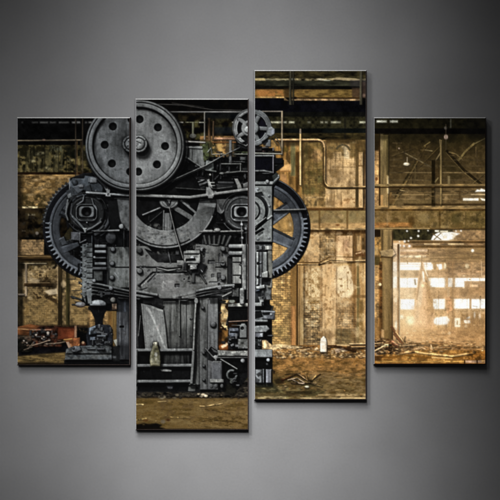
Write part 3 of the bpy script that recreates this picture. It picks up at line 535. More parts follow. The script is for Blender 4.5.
    p.C(cx, cy, 35.5, 9, z=1, var=.2)
    for pts, w, t in (([(143, 215), (160, 208)], 1.7, 118), ([(150, 222), (162, 212)], 1, 40), ([(164, 211), (163.4, 231)], 1.6, 108), ([(171.6, 210), (171, 231)], 1.5, 100), ([(176, 208.6), (196, 221)], 5.2, 84), ([(181, 200.6), (197, 214)], 2.6, 118), ([(184, 200), (190, 206)], 1, 60)): p.K(pts, w, g(t), z=3, dz=1.3)
    p.R(164.5, 213, 171, 231, (66, 66, 65), z=3, dz=.4, var=.15, n='v', c2=(92, 92, 90), g='y')
    p.A(cx, cy, 33.8, 51.2, g(70), 3, 165, z=6, dz=1.6, bev=1.2, var=.08, n='l', c2=g(104), g='y')
    sl = p.win(136, 196, 220, 250)
    x = p.X[sl] - cx; y = p.Y[sl] - cy; d = np.hypot(x, y); th = np.degrees(np.arctan2(y, x)); inb = (d > 33.8) & (d < 51.2) & (th > 3)
    p.L.A[sl] *= np.where(inb, np.clip(.60 + .40 * np.clip((th - 10) / 32, 0, 1), 0, 1), 1)[..., None]
    p.tint(136, 224, 200, 250, (132, 131, 125), .6, 'b', .1, 1.4); p.tint(136, 226, 196, 248, (48, 48, 46), .75, 'b', .55, 1.5, inv=True); p.speck(140, 228, 190, 246, 60, (134, 132, 126), (.4, 1.2), 1.8, .8); p.speck(140, 226, 190, 246, 40, (50, 50, 48), (.4, 1.1), 1.8, .8)
    p.A(cx, cy, 50, 51.6, g(112), 22, 165, z=8, dz=.8, bev=.8, var=.15); p.A(cx, cy, 48.6, 49.7, g(44), 60, 160, z=6, a=.75)
    p.A(cx, cy, 33.4, 34.6, g(116), 30, 120, z=7, dz=.6, a=.8)
    p.P([(199, 203), (216.6, 203.4), (216, 207.6), (208, 206.4), (197, 210)], g(100), z=7, dz=.6, var=.1, c2=g(122), g='x')
    p.C(169, 202, 9.4, g(112), ry=6.8, z=6, dz=1.5, bev=2, var=.12, n='b'); p.R(157, 190, 181, 200.6, 9, z=1); p.P([(164, 200), (172, 200), (170, 207), (168, 207)], (32, 32, 32), z=6); p.P([(167, 199.6), (171, 199.6), (169.6, 204.8)], g(140), z=8, dz=.8); p.A(169, 200, 6.6, 7.6, g(70), 20, 160, z=7)
    p.name(PRESS)
    # rods, belt
    p.P([(136, 186), (250, 186), (250, 189), (190, 196), (136, 194)], (20, 20, 19), a=.35, soft=2, lab=False)
    p.K([(176, 188), (206, 190), (232, 187)], 1.2, (60, 60, 58), z=5, dz=.6)
    p.K([(130, 195), (190, 197.4), (204, 195.4), (252, 188.8)], 3.1, (124, 123, 118), z=14, dz=1.4, bev=1.2, var=.12, c2=(148, 146, 141), g='x'); p.P([(206, 187), (210, 187), (214, 192), (214, 197), (210, 199), (206, 195)], (166, 165, 160), z=15, dz=1, bev=1.1, var=.2, n='b'); p.R(208, 195, 213, 198.6, (150, 148, 144), z=16, dz=.6)
    p.K([(168, 182.2), (206, 165.4), (220, 157.4), (247, 144)], 1.2, (116, 116, 112), z=9, dz=.7); p.K([(172, 182), (206, 167)], .5, (60, 60, 58), z=8)
    # right: triangular bracket and shaft end
    p.P([(216, 199), (232, 199), (228, 206), (221, 215), (217, 212)], (62, 62, 61), z=5, dz=1.2, bev=1.4, var=.2); p.K([(218, 205), (222, 213), (231, 203)], 1.4, (104, 104, 102), z=6, dz=.6)
    eye(p, 241.8, 212, 158)
    p.K([(241.6, 222), (242.2, 244)], 1.3, (150, 150, 146), z=9, dz=.7); p.C(241.8, 224.6, 1.6, 170, z=10, dz=1); p.C(242, 231, 1.8, 160, z=10, dz=1, ry=1.2); p.C(242.4, 238, 1.5, 168, z=10, dz=1); p.K([(246.4, 226), (246.6, 244)], 1, (110, 110, 108), z=8, dz=.5); p.C(246, 229, 1.4, 130, z=9, dz=.8)
    p.K([(200, 231.8), (242, 231.2)], 1.8, (138, 136, 130), z=9, dz=.8, var=.1); p.C(217.4, 230, 3.4, (152, 150, 144), ry=1.8, z=10, dz=1, bev=1.2); p.K([(204, 231), (212, 231)], 2.4, (168, 166, 160), z=10, dz=.8)
    p.P([(202, 234), (232, 234), (230, 246), (214, 250), (202, 246)], (30, 30, 30), z=3, var=.25); 
    for k in range(6): p.R(204 + k * 4.6, 235, 206.4 + k * 4.6, 245 + (k % 2) * 3, (62, 62, 60), z=5, dz=1, ang=-14 + 8 * k)
    p.P([(211, 244), (219, 244), (215, 251)], (84, 84, 80), z=6, dz=.8)
    # body plates
    p.P([(130, 246), (148, 246), (160, 262), (192, 262), (196, 244), (232, 247), (232, 300), (130, 300)], (88, 88, 85), z=4, dz=.8, var=.10, n='l', c2=(104, 103, 99), g='x')
    p.tint(136, 246, 232, 299, (126, 125, 119), .5, 'b', .3, 1.6); p.tint(136, 246, 232, 299, (48, 48, 46), .6, 'm', .5, 1.6); p.tint(200, 246, 230, 290, (116, 115, 108), .5, 'v', .0, 1.2)
    p.P([(145, 249), (158, 254), (190, 254), (190, 262), (158, 262.6), (152, 258)], (24, 24, 24), z=2, var=.2, soft=.8); p.R(164, 260.8, 190, 263, 12, z=2, soft=.8); p.R(136, 262.6, 160, 266, (112, 111, 106), a=.4, soft=1)
    p.K([(130, 267.4), (162, 267.6), (166, 269), (190, 267.4)], 1.3, 24, z=3); p.K([(157, 268), (168, 270.6), (180, 269)], 1.5, (134, 133, 128), z=6, dz=.6); p.K([(140, 285), (153, 272.6), (186, 272.6)], 1.5, 30, z=3); p.K([(142, 286), (154, 274.4), (184, 274.2)], .8, (126, 125, 120), z=5); p.K([(156.5, 268), (157, 272)], 1.2, 40, z=4); p.K([(216, 267.4), (230, 267.4)], 1.1, 34, z=3)
    p.R(160.5, 274.6, 179, 293, (122, 119, 115), a=.75, soft=1, var=.12, n='b', z=5); p.R(162, 281, 164.6, 292, (176, 174, 168), a=.75, soft=.7, var=.25, n='b'); p.P([(166, 281), (174, 280), (173, 283), (168, 284)], (150, 148, 143), a=.6, soft=.8); p.K([(168, 285), (170, 288), (174, 286), (176, 290)], 1.3, (154, 152, 148), a=.6); p.tint(160, 274, 180, 293, (80, 78, 76), .6, 'b', .5, 1.4)
    for x, y, r, t in ((139.6, 250.6, 2.6, 66), (139.8, 271, 2.7, 112), (202.4, 249.6, 2.2, 150), (223, 249, 2.3, 138), (223, 263.8, 2.4, 122), (223, 277.8, 2.5, 118), (139, 284.6, 1.2, 60)): p.C(x + .3, y + 1.1, r * 1.25, 18, a=.75, soft=.8, lab=False); p.C(x, y, r, g(t * .8), z=8, dz=1.3, bev=2)
    p.R(227.6, 256, 232, 284, (30, 30, 30), z=3, soft=1.4, a=.9); p.R(218, 244, 220, 262, 30, a=.45, soft=2)
    p.murk(184, 247, 206, 282, 26, (40, 96), (1.5, 5)); p.murk(140, 252, 190, 300, 16, (60, 104), (3, 16)); p.murk(206, 250, 228, 296, 14, (70, 120), (3, 14))
    # valve block on the rod
    p.K([(169.5, 208), (175, 231), (183.4, 259)], 1.4, (160, 158, 152), z=12, dz=.8)
    p.R(183.5, 251, 200.6, 263.6, (140, 139, 134), r=1.4, z=9, dz=1.6, bev=1.2, var=.18, n='b'); p.R(186, 250.4, 200, 253.6, (158, 157, 151), z=11, dz=.8, r=.8); p.R(184, 253.9, 199, 254.9, 44, z=9); p.C(192.4, 257.8, 2, 190, z=12, dz=1.2, ry=1.5); p.P([(186, 259), (195, 258.6), (196, 260.6), (186, 261.6)], 26, z=8); p.R(188, 264, 198, 265.6, (130, 129, 124), z=11, dz=.6); p.P([(182.6, 261), (187, 263), (187, 271), (182.6, 270)], (34, 34, 34), z=10, dz=1); p.K([(183, 262), (183, 271), (187, 271.4)], .9, (120, 119, 115), z=12, dz=.4); p.R(190, 265.6, 197, 270, (170, 168, 162), z=11, dz=1, var=.3, n='b'); p.P([(188, 270), (200, 269), (200, 262), (207, 266), (204, 271), (201, 275), (190, 274)], (20, 20, 20), z=8, var=.2, soft=.5); p.R(192, 272, 195, 283, (56, 56, 55), z=6, dz=1, soft=.6); p.K([(200, 274), (206, 283)], 1.8, (52, 52, 50), z=6, dz=.8); p.R(177, 260.4, 184, 265.8, (112, 111, 107), z=6, dz=1, var=.2); p.K([(201, 270), (203, 272.6)], .8, 140); p.R(190, 282, 203, 284, 28, a=.6, soft=1.4)
    # guide, right edge
    for y, t in ((244.2, 196), (251.2, 188)): p.R(228.4, y, 243, y + 4.2, (t * .6,) * 3, r=1.6, z=9, dz=2, bev=2, c2=(t * 1.1, t * 1.1, t * 1.06), g='x', var=.08)
    p.R(228, 248.6, 240, 251, 14, z=6); p.R(228, 255.8, 244, 257, 12, z=6)
    p.R(232.4, 257, 241.6, 284, (128, 127, 121), z=7, dz=1, var=.16, n='v', c2=(156, 155, 148), g='x')
    for y in (262, 275): p.R(232, y, 241, y + 1, 40, z=6); p.C(241.6, y + 2.6, 1.9, 26, z=6)
    p.R(242, 244, 246.4, 290, (132, 131, 127), z=9, dz=1.4, bev=1.4, var=.2, n='b'); p.R(246.6, 244, 250, 300, (96, 95, 92), z=7, dz=.6, var=.2); p.speck(240, 258, 248, 290, 26, (190, 188, 180), (.4, 1), 1.4)
    # curved lower flange, right and left
    for dy, t, w in ((0, 128, 2.4), (3.2, 80, 1.8), (6.4, 116, 2)): p.K([(174, 296 + dy), (186, 293.6 + dy), (204, 289.4 + dy * .9), (220, 286.4 + dy * .8), (234, 285.2 + dy * .6)], w, g(t), z=8, dz=1.2, var=.12)
    for dy in (1.8, 5): p.K([(176, 296 + dy), (204, 289.6 + dy * .95), (232, 286 + dy * .7)], .9, 10, z=5)
    p.C(219.6, 287.6, 2.3, 130, z=10, dz=1.2, bev=1.6, var=.2); p.K([(206, 298), (222, 297), (234, 291)], 1.8, (146, 145, 139), z=8, dz=.8); p.P([(196, 297), (222, 296), (222, 300), (208, 303), (196, 302)], (22, 22, 22), z=4)
    for a, b, t in (((130, 290), (160, 295.4), 112), ((130, 294.4), (158, 299), 100), ((130, 298), (152, 301), 70)): p.K([a, b], 2.6, g(t), z=7, dz=1, var=.1)
    for a, b in (((130, 292.4), (156, 297)), ((130, 296.6), (156, 300.2))): p.K([a, b], .9, 12, z=5)
    p.R(158, 288, 196, 298.4, (104, 103, 99), a=.5, soft=2, z=5, var=.1); p.R(158, 298.6, 196, 300.2, 10, z=4); p.P([(140, 299), (158, 297), (168, 303), (165, 308), (150, 304), (138, 304)], (18, 18, 18), z=4, soft=.6)
    # legs and lower opening
    p.R(131, 300, 143, 392, (12, 12, 12), z=2); p.K([(140.6, 316), (138.6, 336)], 1, (110, 110, 106), z=4); p.K([(136.4, 300), (138, 350)], 1.4, (46, 46, 45), z=3, dz=.5)
    p.R(163, 301, 200, 386, (82, 82, 78), z=3, dz=.5, var=.2, n='v', c2=(62, 62, 60), g='y'); p.tint(164, 302, 200, 350, (100, 100, 95), .5, 'v', .0, 1.3); p.R(163, 301, 200, 304.5, 16, a=.8, soft=1.6); p.R(164, 330, 196, 352, (36, 36, 35), a=.55, soft=8)
    p.K([(179.5, 299), (179.6, 336)], 1.2, (116, 116, 110), z=6, dz=.7); p.K([(186.6, 303), (186.4, 348)], .8, 30, z=3); p.R(178.6, 296, 181, 300, 30, z=8)
    for x, y in ((191, 319), (202.6, 319), (202.4, 333.6), (191, 335.6), (189.6, 349), (202.4, 345)): p.C(x, y, 1.5, 22, z=4, ry=1.2); p.C(x + .4, y - .5, .7, 90, a=.6)
    p.R(199.4, 298, 208, 390, (84, 84, 81), z=4, dz=1, var=.14, n='v', c2=(60, 60, 59), g='y'); p.R(207.6, 298, 218.4, 390, (104, 104, 102), z=5, dz=1.2, bev=1.2, var=.1, n='v', c2=(70, 70, 70), g='y'); p.R(198.6, 298, 200, 392, 22, a=.8, soft=.8); p.R(207.2, 304, 208.2, 390, 30, a=.8); p.R(208, 296, 219, 304, 18, a=.85, soft=1.5); p.R(209, 300, 210, 304, 130, a=.6)
    for x, y, r in ((213.4, 324.6, 2.8), (204, 353, 1.6), (204, 366, 1.4), (204, 380, 1.3), (203, 308, 1.5)): p.C(x + .2, y + .8, r * 1.2, 12, a=.85, soft=.7, lab=False); p.C(x, y, r, 72 if r > 2 else 60, z=8, dz=1.8, bev=2)
    # machine at the right of the leg
    p.R(228, 306.6, 252, 323, (10, 10, 10), z=2); p.P([(228, 304), (240, 303), (252, 303), (252, 307), (228, 307)], (170, 168, 156), z=6, dz=.8, var=.25, n='b'); p.C(232, 301.6, 3.4, (140, 144, 128), ry=2, z=6, dz=1); p.R(228.6, 296, 240, 300, 16, z=3); p.R(239.6, 288, 244.6, 304.6, (126, 126, 122), r=2, z=9, dz=1.6, bev=1.8, var=.2, n='b'); p.R(232, 288, 239, 297, (70, 70, 68), z=5, dz=.8, var=.3, n='b')
    p.K([(229, 321.8), (252, 320.6)], 1.3, (172, 132, 106), z=6, dz=.5); p.K([(232, 325.4), (246, 325.6)], 1.2, (136, 134, 124), z=6, dz=.5); p.K([(230, 309), (250, 309.4)], .7, (66, 66, 64))
    p.R(228, 327, 252, 350, (22, 22, 23), z=2, var=.3); p.P([(239.6, 326), (241.6, 323.4), (245, 323.4), (247, 326), (247, 338), (239.6, 338)], (132, 133, 130), z=8, dz=1.2, bev=1.2, var=.1); p.C(242.4, 328.4, 1.6, 30, z=7); p.R(229, 328, 239, 337, (78, 82, 90), r=1.6, z=5, dz=1.4, bev=2, var=.3, n='b'); p.R(230, 331.6, 238, 333, 18, z=4); p.R(238, 339, 250, 349, (92, 92, 88), z=6, dz=1, var=.3, n='b'); p.clutter(228, 336, 248, 349, 10, (50, 130), (2, 6), 5)
    p.P([(217.4, 350), (236, 351), (252, 350.4), (252, 356.4), (217.6, 356)], (150, 149, 141), z=9, dz=.8, var=.2, n='b'); p.speck(218, 350, 248, 356, 36, (206, 204, 192), (.4, 1.2), 1.6, .8); p.speck(218, 350, 248, 356, 26, (80, 80, 74), (.3, .9), 1.6, .8); p.K([(217, 357.6), (252, 357.7)], 1, (172, 171, 164), z=10, dz=.4); p.R(217, 358.4, 252, 372, 9, z=2, soft=.6)
    p.C(242.8, 360.8, 2.3, 136, z=9, dz=1.8, bev=2, var=.2); p.K([(221, 359.4), (237, 369)], 1.7, (150, 149, 143), z=10, dz=.9); p.K([(211, 357), (216, 360)], 2.2, (112, 112, 108), z=9, dz=.8)
    p.P([(205, 352), (210, 347), (214, 352), (218, 353), (214, 362), (208, 360), (206, 356)], (16, 16, 16), z=6, soft=.4); p.K([(206, 349), (213, 357), (218, 356)], 1.5, (120, 119, 116), z=8, dz=.7); p.C(215.6, 357.4, 2.2, (132, 131, 127), z=9, dz=1.2, bev=1.4, var=.25); p.K([(208, 350), (211, 346), (217, 350)], 1.3, (86, 86, 84), z=8, dz=.6)
    p.R(211.6, 361, 222.4, 381, (60, 60, 61), r=1.8, z=6, dz=2.6, bev=3, c2=(96, 96, 98), g='cx', var=.06); p.R(214.4, 364, 219.8, 379, (104, 105, 108), a=.5, soft=1.5, var=.05); p.R(212.6, 361, 222, 363, (110, 110, 108), z=8, dz=.8, r=1); p.R(210, 379, 224, 383, (116, 115, 110), r=1, z=8, dz=1.2, var=.2, n='b')
    for x in (211.4, 216, 222): p.C(x, 386, 1.8, (72, 72, 71), z=6, dz=1.4, ry=2.4, bev=1.6)
    p.A(232, 375, 3.4, 5.8, (76, 78, 76), 0, 300, z=6, dz=1.2, var=.25, n='b'); p.C(232, 382, 2.3, (66, 68, 62), z=6, dz=1); p.clutter(227, 370, 238, 386, 8, (36, 76), (2, 5), 5); p.R(224, 384, 236, 394, (20, 19, 14), soft=2, z=1, a=.8)
    # sheet leaning in the opening
    p.name('printed_metal_sheet')
    p.P([(141, 303.5), (152, 305.6), (163.6, 310), (166, 328), (168, 350), (145.4, 350)], (118, 118, 114), z=6, dz=.5, var=.1, n='v', c2=(136, 136, 131), g='x')
    p.tint(141, 304, 168, 350, (88, 88, 86), .6, 'm', .0, 1.2); p.K([(148.6, 309), (152, 316), (158, 330), (163, 344), (166, 350)], 1.6, (226, 225, 218), a=.8, soft=.8, lab=False); p.K([(147, 308), (151, 314)], 2.2, (210, 208, 202), a=.7, soft=1.2, lab=False); p.K([(152, 307), (156, 309), (163, 311)], 1.5, (180, 180, 172), a=.8); p.K([(154, 336), (157, 348)], 1.1, (190, 188, 180), a=.5, lab=False); p.K([(142, 304), (146, 350)], .9, (150, 150, 145), z=7, dz=.4); p.K([(160, 324), (156, 330)], .8, (160, 140, 136), a=.6)
    p.P([(153, 303), (164, 306), (163, 309), (152, 306)], 14, soft=.5, z=5)
    # steps
    p.name('printed_steps')
    p.K([(196.2, 299), (195, 318), (193.6, 350), (191.6, 388)], 2.2, (140, 140, 134), z=11, dz=1.2, var=.12, n='b'); p.C(196.4, 301, 2.2, (120, 120, 116), z=12, dz=1, ry=3)
    p.R(131, 353, 192, 391, (8, 8, 8), z=3); p.R(164, 353, 189, 364, (34, 34, 33), z=3, var=.25, n='v', soft=.8); p.R(172, 368.6, 190, 380, 12, z=3)
    for y, t in ((348.6, 108), (364, 98), (379.8, 92)):
        p.R(130, y, 192.6, y + 3.1, g(t), z=8, dz=.9, bev=.9, var=.16, n='h', c2=g(t * 1.2), g='x', ang=-.3); p.R(130, y + .2, 192, y + 1, g(t * 1.3), a=.5, var=.3, n='b'); p.R(130, y + 3.2, 192, y + 5.4, 6, a=.7, soft=1, lab=False)
    p.K([(193.6, 352), (191.2, 389)], 3, (96, 96, 93), z=10, dz=1.2, var=.15); p.K([(137, 350), (136.4, 390)], 1.6, (60, 60, 58), z=9, dz=.6); p.P([(189, 384), (196, 384), (195, 391), (188, 391)], (84, 84, 80), z=8, dz=1, var=.2)
    p.P([(159.6, 369.6), (166, 369), (172, 370.2), (171.6, 372), (162, 371.6)], (158, 157, 152), z=5, a=.9, soft=.6); p.R(150, 369.6, 160, 370.6, 62, a=.6, soft=.5); p.P([(166, 385), (174, 384.6), (172, 388.6), (168, 388.4)], (92, 92, 96), z=5, a=.8, soft=.8); p.R(176, 343, 178, 352, 24, a=.6, soft=1)
    p.R(131, 385, 200, 396, (20, 19, 17), z=1, a=.0, lab=False)
    # bottle on the step
    p.name('printed_bottle')
    p.P([(153.6, 342.6), (157.4, 342.6), (158.4, 347), (160.4, 353), (161.2, 360), (160.4, 366.6), (150.4, 366.6), (149.6, 360), (150.4, 353), (152.6, 347)], (112, 106, 78), z=12, dz=3, bev=3.4, var=.2, n='b'); p.R(152.8, 342, 158, 345, (190, 182, 152), r=.9, z=14, dz=1, var=.25, n='b'); p.C(156, 354.6, 1.5, (236, 230, 208), ry=2, a=.85, soft=1); p.C(152.2, 360, 1.2, (206, 198, 166), ry=2, a=.7, soft=1); p.C(156.4, 359, 1.2, (216, 208, 180), ry=1.2, a=.7, soft=.8); p.R(151, 363.4, 160, 364.6, (178, 164, 118), a=.7, soft=.5); p.C(159, 357, 1, (190, 184, 156), ry=3, a=.5, soft=.8); p.P([(153, 349), (154.6, 349), (153, 362), (151.6, 360)], (70, 66, 44), a=.6, soft=.6); p.P([(157.4, 348), (159, 352), (158.6, 361), (157.4, 358)], (66, 62, 42), a=.6, soft=.6); p.K([(158, 344), (161, 348)], 1, (210, 204, 180), a=.7)
    p.name(PRESS)
    # small wheel at the right edge
    p.name('printed_pulley')
    cx, cy = 252.4, 128.4
    p.C(cx, cy, 19.8, (20, 20, 20), z=6, a=.9, soft=1); p.A(cx, cy, 15.6, 18.6, g(104), z=9, dz=1.6, bev=1.3, var=.1, c2=g(150), g='y'); p.A(cx, cy, 14.8, 16.2, g(190), 100, 215, z=10, dz=.8, bev=.7); p.A(cx, cy, 18.6, 20.2, g(66), 60, 300, z=8, dz=.8)
    for q in (150, 215, 90, 275): r = math.radians(q); p.K([(cx + 5 * math.cos(r), cy + 5 * math.sin(r)), (cx + 16 * math.cos(r), cy + 16 * math.sin(r))], 4.2, g(112), z=8, dz=1.2)
    p.C(cx - 3, cy, 8.2, g(92), z=9, dz=2, bev=2.4, c2=g(140), g='y'); p.C(cx - 4.6, cy + 1.4, 3.4, g(164), z=12, dz=1.4, bev=2); p.C(cx - 4, cy - 4, 2.2, g(40), z=11)
    p.name(PRESS)
    p.P([(236, 146), (246, 141), (252, 144), (252, 150), (244, 149)], (22, 22, 22), z=5); p.K([(238, 142), (246, 146), (252, 142)], 1.6, (96, 96, 92), z=7, dz=.8)
    p.wear(137, 150, 248, 390, 900); flywheel(p, 139, 145.6, 90, .7); p.wear(137, 104, 178, 186, 90)
    p.use(p.bg, FLOORP); p.rubble(137, 386, 248, 398, 90, ((84, 76, 60), (60, 52, 40), (110, 96, 70), (46, 42, 36)), (.4, 1.3)); p.rubble(138, 399, 247, 427, 60, ((124, 98, 50), (96, 72, 34), (150, 122, 70)), (.2, .7))

def panel_three():
    p = Pane(255, 71, 365.8, 399.2, 33); PANES['three'] = p; p.fgain = 1.2; p.grade = (.88, 1.07, .008); p.bloom = .12
    g = lambda t: (t, t * 1.005, t * .98)
    p.use(p.bg, 'printed_roof_beam')
    p.R(250, 60, 370, 140, (10, 9, 7), var=.3)
    p.R(250, 68, 370, 79, (38, 33, 17), var=.3, n='hh'); p.R(250, 78.4, 370, 80.6, (96, 86, 58), a=.9, var=.45, n='b'); p.P([(255, 78.4), (264, 78), (266, 80.6), (255, 80.4)], (178, 158, 104), a=.85, soft=.6); p.P([(316, 79), (321, 78.4), (327, 80), (320, 80.4)], (200, 190, 160), a=.85, soft=.6); p.P([(330, 79), (337, 77.4), (350, 78), (366, 80), (350, 81)], (172, 152, 110), a=.8, soft=.7); p.K([(266, 79.4), (288, 79.4)], 1, (130, 124, 92)); p.C(292.5, 79.2, 2, (170, 176, 160), ry=1, a=.8, soft=.6); p.K([(324, 80.6), (330, 80.4)], .9, (150, 150, 128))
    p.R(250, 80.8, 370, 86.4, (34, 34, 24), var=.25, n='h'); p.R(250, 86, 370, 90, (9, 8, 6), var=.3); p.R(350, 80, 370, 86.6, (48, 44, 44), a=.6, soft=2)
    p.R(250, 89.4, 370, 97.4, (104, 76, 34), var=.16, n='hh', c2=(86, 66, 28), g='x'); p.tint(256, 90, 284, 97, (160, 102, 46), .9, 'm', -.8, .8); p.tint(300, 90, 352, 97, (124, 98, 46), .7, 'hh', -.2, 1.2); p.R(284, 88, 291, 97, (46, 32, 16), a=.7, soft=2); p.R(352, 88, 367, 98, (66, 48, 34), a=.8, soft=1.5); p.P([(279, 98), (284, 97), (289, 101), (282, 100)], (140, 110, 68), a=.8, soft=.6)
    p.R(250, 96.6, 284, 98, (160, 126, 72), var=.2, n='b'); p.R(292, 98.8, 361, 100.6, (140, 112, 76), var=.22, n='b', ang=.15); p.R(294, 97.2, 360, 98.6, (58, 36, 12), a=.8); p.C(295, 98, 2.2, (22, 14, 8), ry=1.4)
    p.R(250, 100.8, 370, 112, (6, 6, 9), var=.3); p.R(250, 98.2, 284, 112, (6, 6, 9), var=.3); p.R(250, 112, 370, 118, (10, 10, 8), var=.3); p.R(250, 116.6, 370, 128.6, (29, 27, 15), var=.3, n='b'); p.R(250, 128.4, 370, 133, (9, 11, 10), var=.3); p.R(250, 133, 370, 142, (34, 28, 13), var=.35, n='hh'); p.R(344, 118, 346, 142, 10, a=.5, soft=.8)
    for x, t, w in ((290.3, 66, 1.2), (293.2, 40, .8), (361, 56, 1.3)): p.R(x - w, 68, x + w, 105, (t, t * .95, t * .72), z=1, dz=.6, var=.3, n='v', a=.9)
    p.R(361.6, 82, 366, 97, (52, 40, 34), a=.8, soft=.8); p.C(364, 95.5, 1.8, (130, 104, 86), a=.7, soft=1)
    for a, b, t in ((270, 279, 206), (279, 286.4, 190), (289, 294.4, 214), (307.6, 310.4, 84), (320.6, 323.2, 140), (325, 327.6, 146), (331, 336, 176), (336, 340.6, 128), (359.6, 363.4, 232), (363, 366, 180)): p.R(a, 121.4, b, 123.1, (t, t * .99, t * .84), a=.9, soft=1.3, var=.1, n='b')
    p.name(WALLP)
    p.R(250, 140, 370, 300, (150, 114, 60), var=.14, n='m')
    # upper wall
    p.R(276, 139, 304, 210, (138, 98, 44), var=.22, n='v'); p.tint(274, 142, 300, 210, (198, 146, 78), .7, 'm', .0, 1.4); p.R(290.6, 143, 295.4, 176, (104, 102, 62), a=.85, soft=1.4, var=.15, n='v'); p.R(295.8, 152, 299, 192, (60, 38, 12), a=.85, soft=1.2); p.R(282, 147, 288, 152, (76, 62, 20), a=.8, soft=1.5); p.R(276, 141, 300, 146, (44, 32, 16), a=.7, soft=2); p.R(276, 160, 282, 168, (40, 26, 12), a=.7, soft=1.4); p.P([(279, 166), (291, 164), (291, 172), (280, 172)], (216, 164, 98), soft=1.4, a=.8); p.R(279, 170.6, 291, 172, (120, 70, 20), a=.6, soft=.8); p.P([(280, 174), (286, 174), (288, 184), (283, 184)], (180, 128, 74), soft=1.5, a=.8)
    p.R(302, 141, 325, 206, (116, 92, 46), var=.16, n='b'); p.bricks(302, 168, 326, 206, 4.5, 2.2, .14, .25); p.tint(302, 150, 325, 180, (74, 62, 26), .7, 'm', -.1, 1.2); p.C(317, 155.6, 5.6, (178, 136, 82), ry=6.5, a=.85, soft=3, var=.2, n='b'); p.C(308, 150, 5, (56, 46, 20), ry=5, a=.7, soft=3); p.tint(302, 176, 324, 196, (96, 88, 44), .6, 'm', -.4, 1); p.R(302, 195, 326, 210, (186, 146, 88), a=.55, soft=4, var=.2, n='b'); p.R(306, 196.6, 329, 198, (226, 190, 130), a=.6, soft=.6, var=.3); p.R(303, 167.6, 323, 168.4, (170, 140, 80), a=.5)
    p.R(325.5, 142, 357, 208, (192, 154, 100), var=.09, n='m'); p.R(326, 139, 358, 144, (54, 40, 18), a=.9, soft=2); p.R(326, 143, 345, 158, (104, 82, 42), a=.85, soft=3, var=.2, n='b'); p.tint(326, 150, 340, 176, (96, 72, 36), .8, 'm', -.3, 1.1); p.tint(334, 152, 357, 206, (222, 184, 126), .8, 'm', -.6, 1); p.P([(343, 147), (346, 146), (349, 153), (350, 160), (344, 158)], (216, 192, 146), a=.75, soft=1.4); p.A(343, 152, 6, 8, (64, 56, 36), 200, 350, a=.8); p.R(350, 142, 358, 158, (96, 74, 32), a=.75, soft=2); p.bricks(333, 148, 356, 166, 5, 2.2, .12, .25); p.R(333, 158.6, 356, 166, (214, 172, 112), a=.4, soft=2); p.R(332, 166.6, 358, 167.6, (112, 84, 46), a=.6, soft=.6); p.P([(329, 170), (338, 168), (338, 178), (331, 176)], (110, 84, 46), a=.6, soft=2); p.tint(340, 198, 356, 207, (150, 104, 56), .8, 'b', -.2, 1); p.R(331, 200, 350, 206, (196, 148, 92), a=.5, soft=2); p.tint(326, 190, 334, 208, (240, 206, 150), .7, 'b', .0, 1.2)
    p.name('printed_column')
    p.R(355.4, 140, 359, 208, (86, 66, 34), var=.2, n='v', soft=.8); p.R(358.6, 152, 363.4, 208.5, (206, 164, 108), z=1, dz=1, bev=2, var=.12, n='v', c2=(232, 194, 134), g='x'); p.R(363.2, 150, 367, 209, (74, 50, 24), soft=.8, var=.2); p.R(364.6, 154, 366, 206, (140, 112, 76), a=.6, soft=.6); p.R(356, 165.2, 364, 166.4, (90, 62, 30), a=.8, soft=.5); p.R(356, 140, 367, 153, (62, 48, 22), a=.7, soft=3)
    # girder
    p.name('printed_girder')
    p.R(297, 207.6, 370, 211, (70, 44, 17), var=.15, n='h', soft=.6); p.R(297, 207.2, 366, 208.2, (210, 160, 94), a=.45, soft=.6)
    p.R(302, 210.6, 370, 229, (142, 117, 68), var=.14, n='m', c2=(158, 128, 78), g='y'); p.tint(306, 211, 367, 224, (108, 92, 52), .6, 'm', .0, 1.2); p.R(302, 223, 370, 228.8, (196, 150, 90), a=.65, soft=1.4, var=.12, n='hh'); p.R(304, 228.6, 367, 229.8, (220, 182, 122), a=.8, soft=.4, var=.3, n='hh')
    for x in (318.6, 346.4): p.R(x, 210, x + 1.8, 229, (86, 60, 24), a=.75, soft=.8)
    p.C(337.6, 225, 2, (96, 52, 18), ry=1, soft=.7, a=.8); p.C(340.4, 221, 2.4, (92, 72, 34), ry=1.8, a=.6, soft=1.4); p.R(302, 210, 310, 229, (112, 86, 40), a=.5, soft=2); p.C(327, 217, 5, (112, 92, 60), ry=3.6, a=.6, soft=2); p.C(354, 217, 5, (120, 104, 64), ry=4, a=.6, soft=2.5)
    p.name(WALLP)
    p.R(300, 229.8, 370, 236, (50, 32, 12), var=.2, n='hh', soft=1.2); p.R(300, 232.6, 324, 237, (196, 150, 92), a=.6, soft=2); 
    p.R(304, 234.5, 320, 262, (206, 164, 106), var=.1, n='b'); p.tint(305, 236, 320, 262, (150, 108, 58), .7, 'b', .1, 1.3); p.tint(306, 240, 319, 260, (244, 214, 158), .6, 'b', .4, 1.4); p.R(319.4, 232, 335, 262, (168, 132, 80), var=.12, n='b'); p.bricks(319, 232, 335, 262, 4.5, 2.4, .16, .35); p.speck(322, 238, 334, 260, 34, (226, 190, 136), (.5, 1.2), 1.3, .7); p.R(319, 231, 336, 236, (108, 78, 40), a=.6, soft=2)
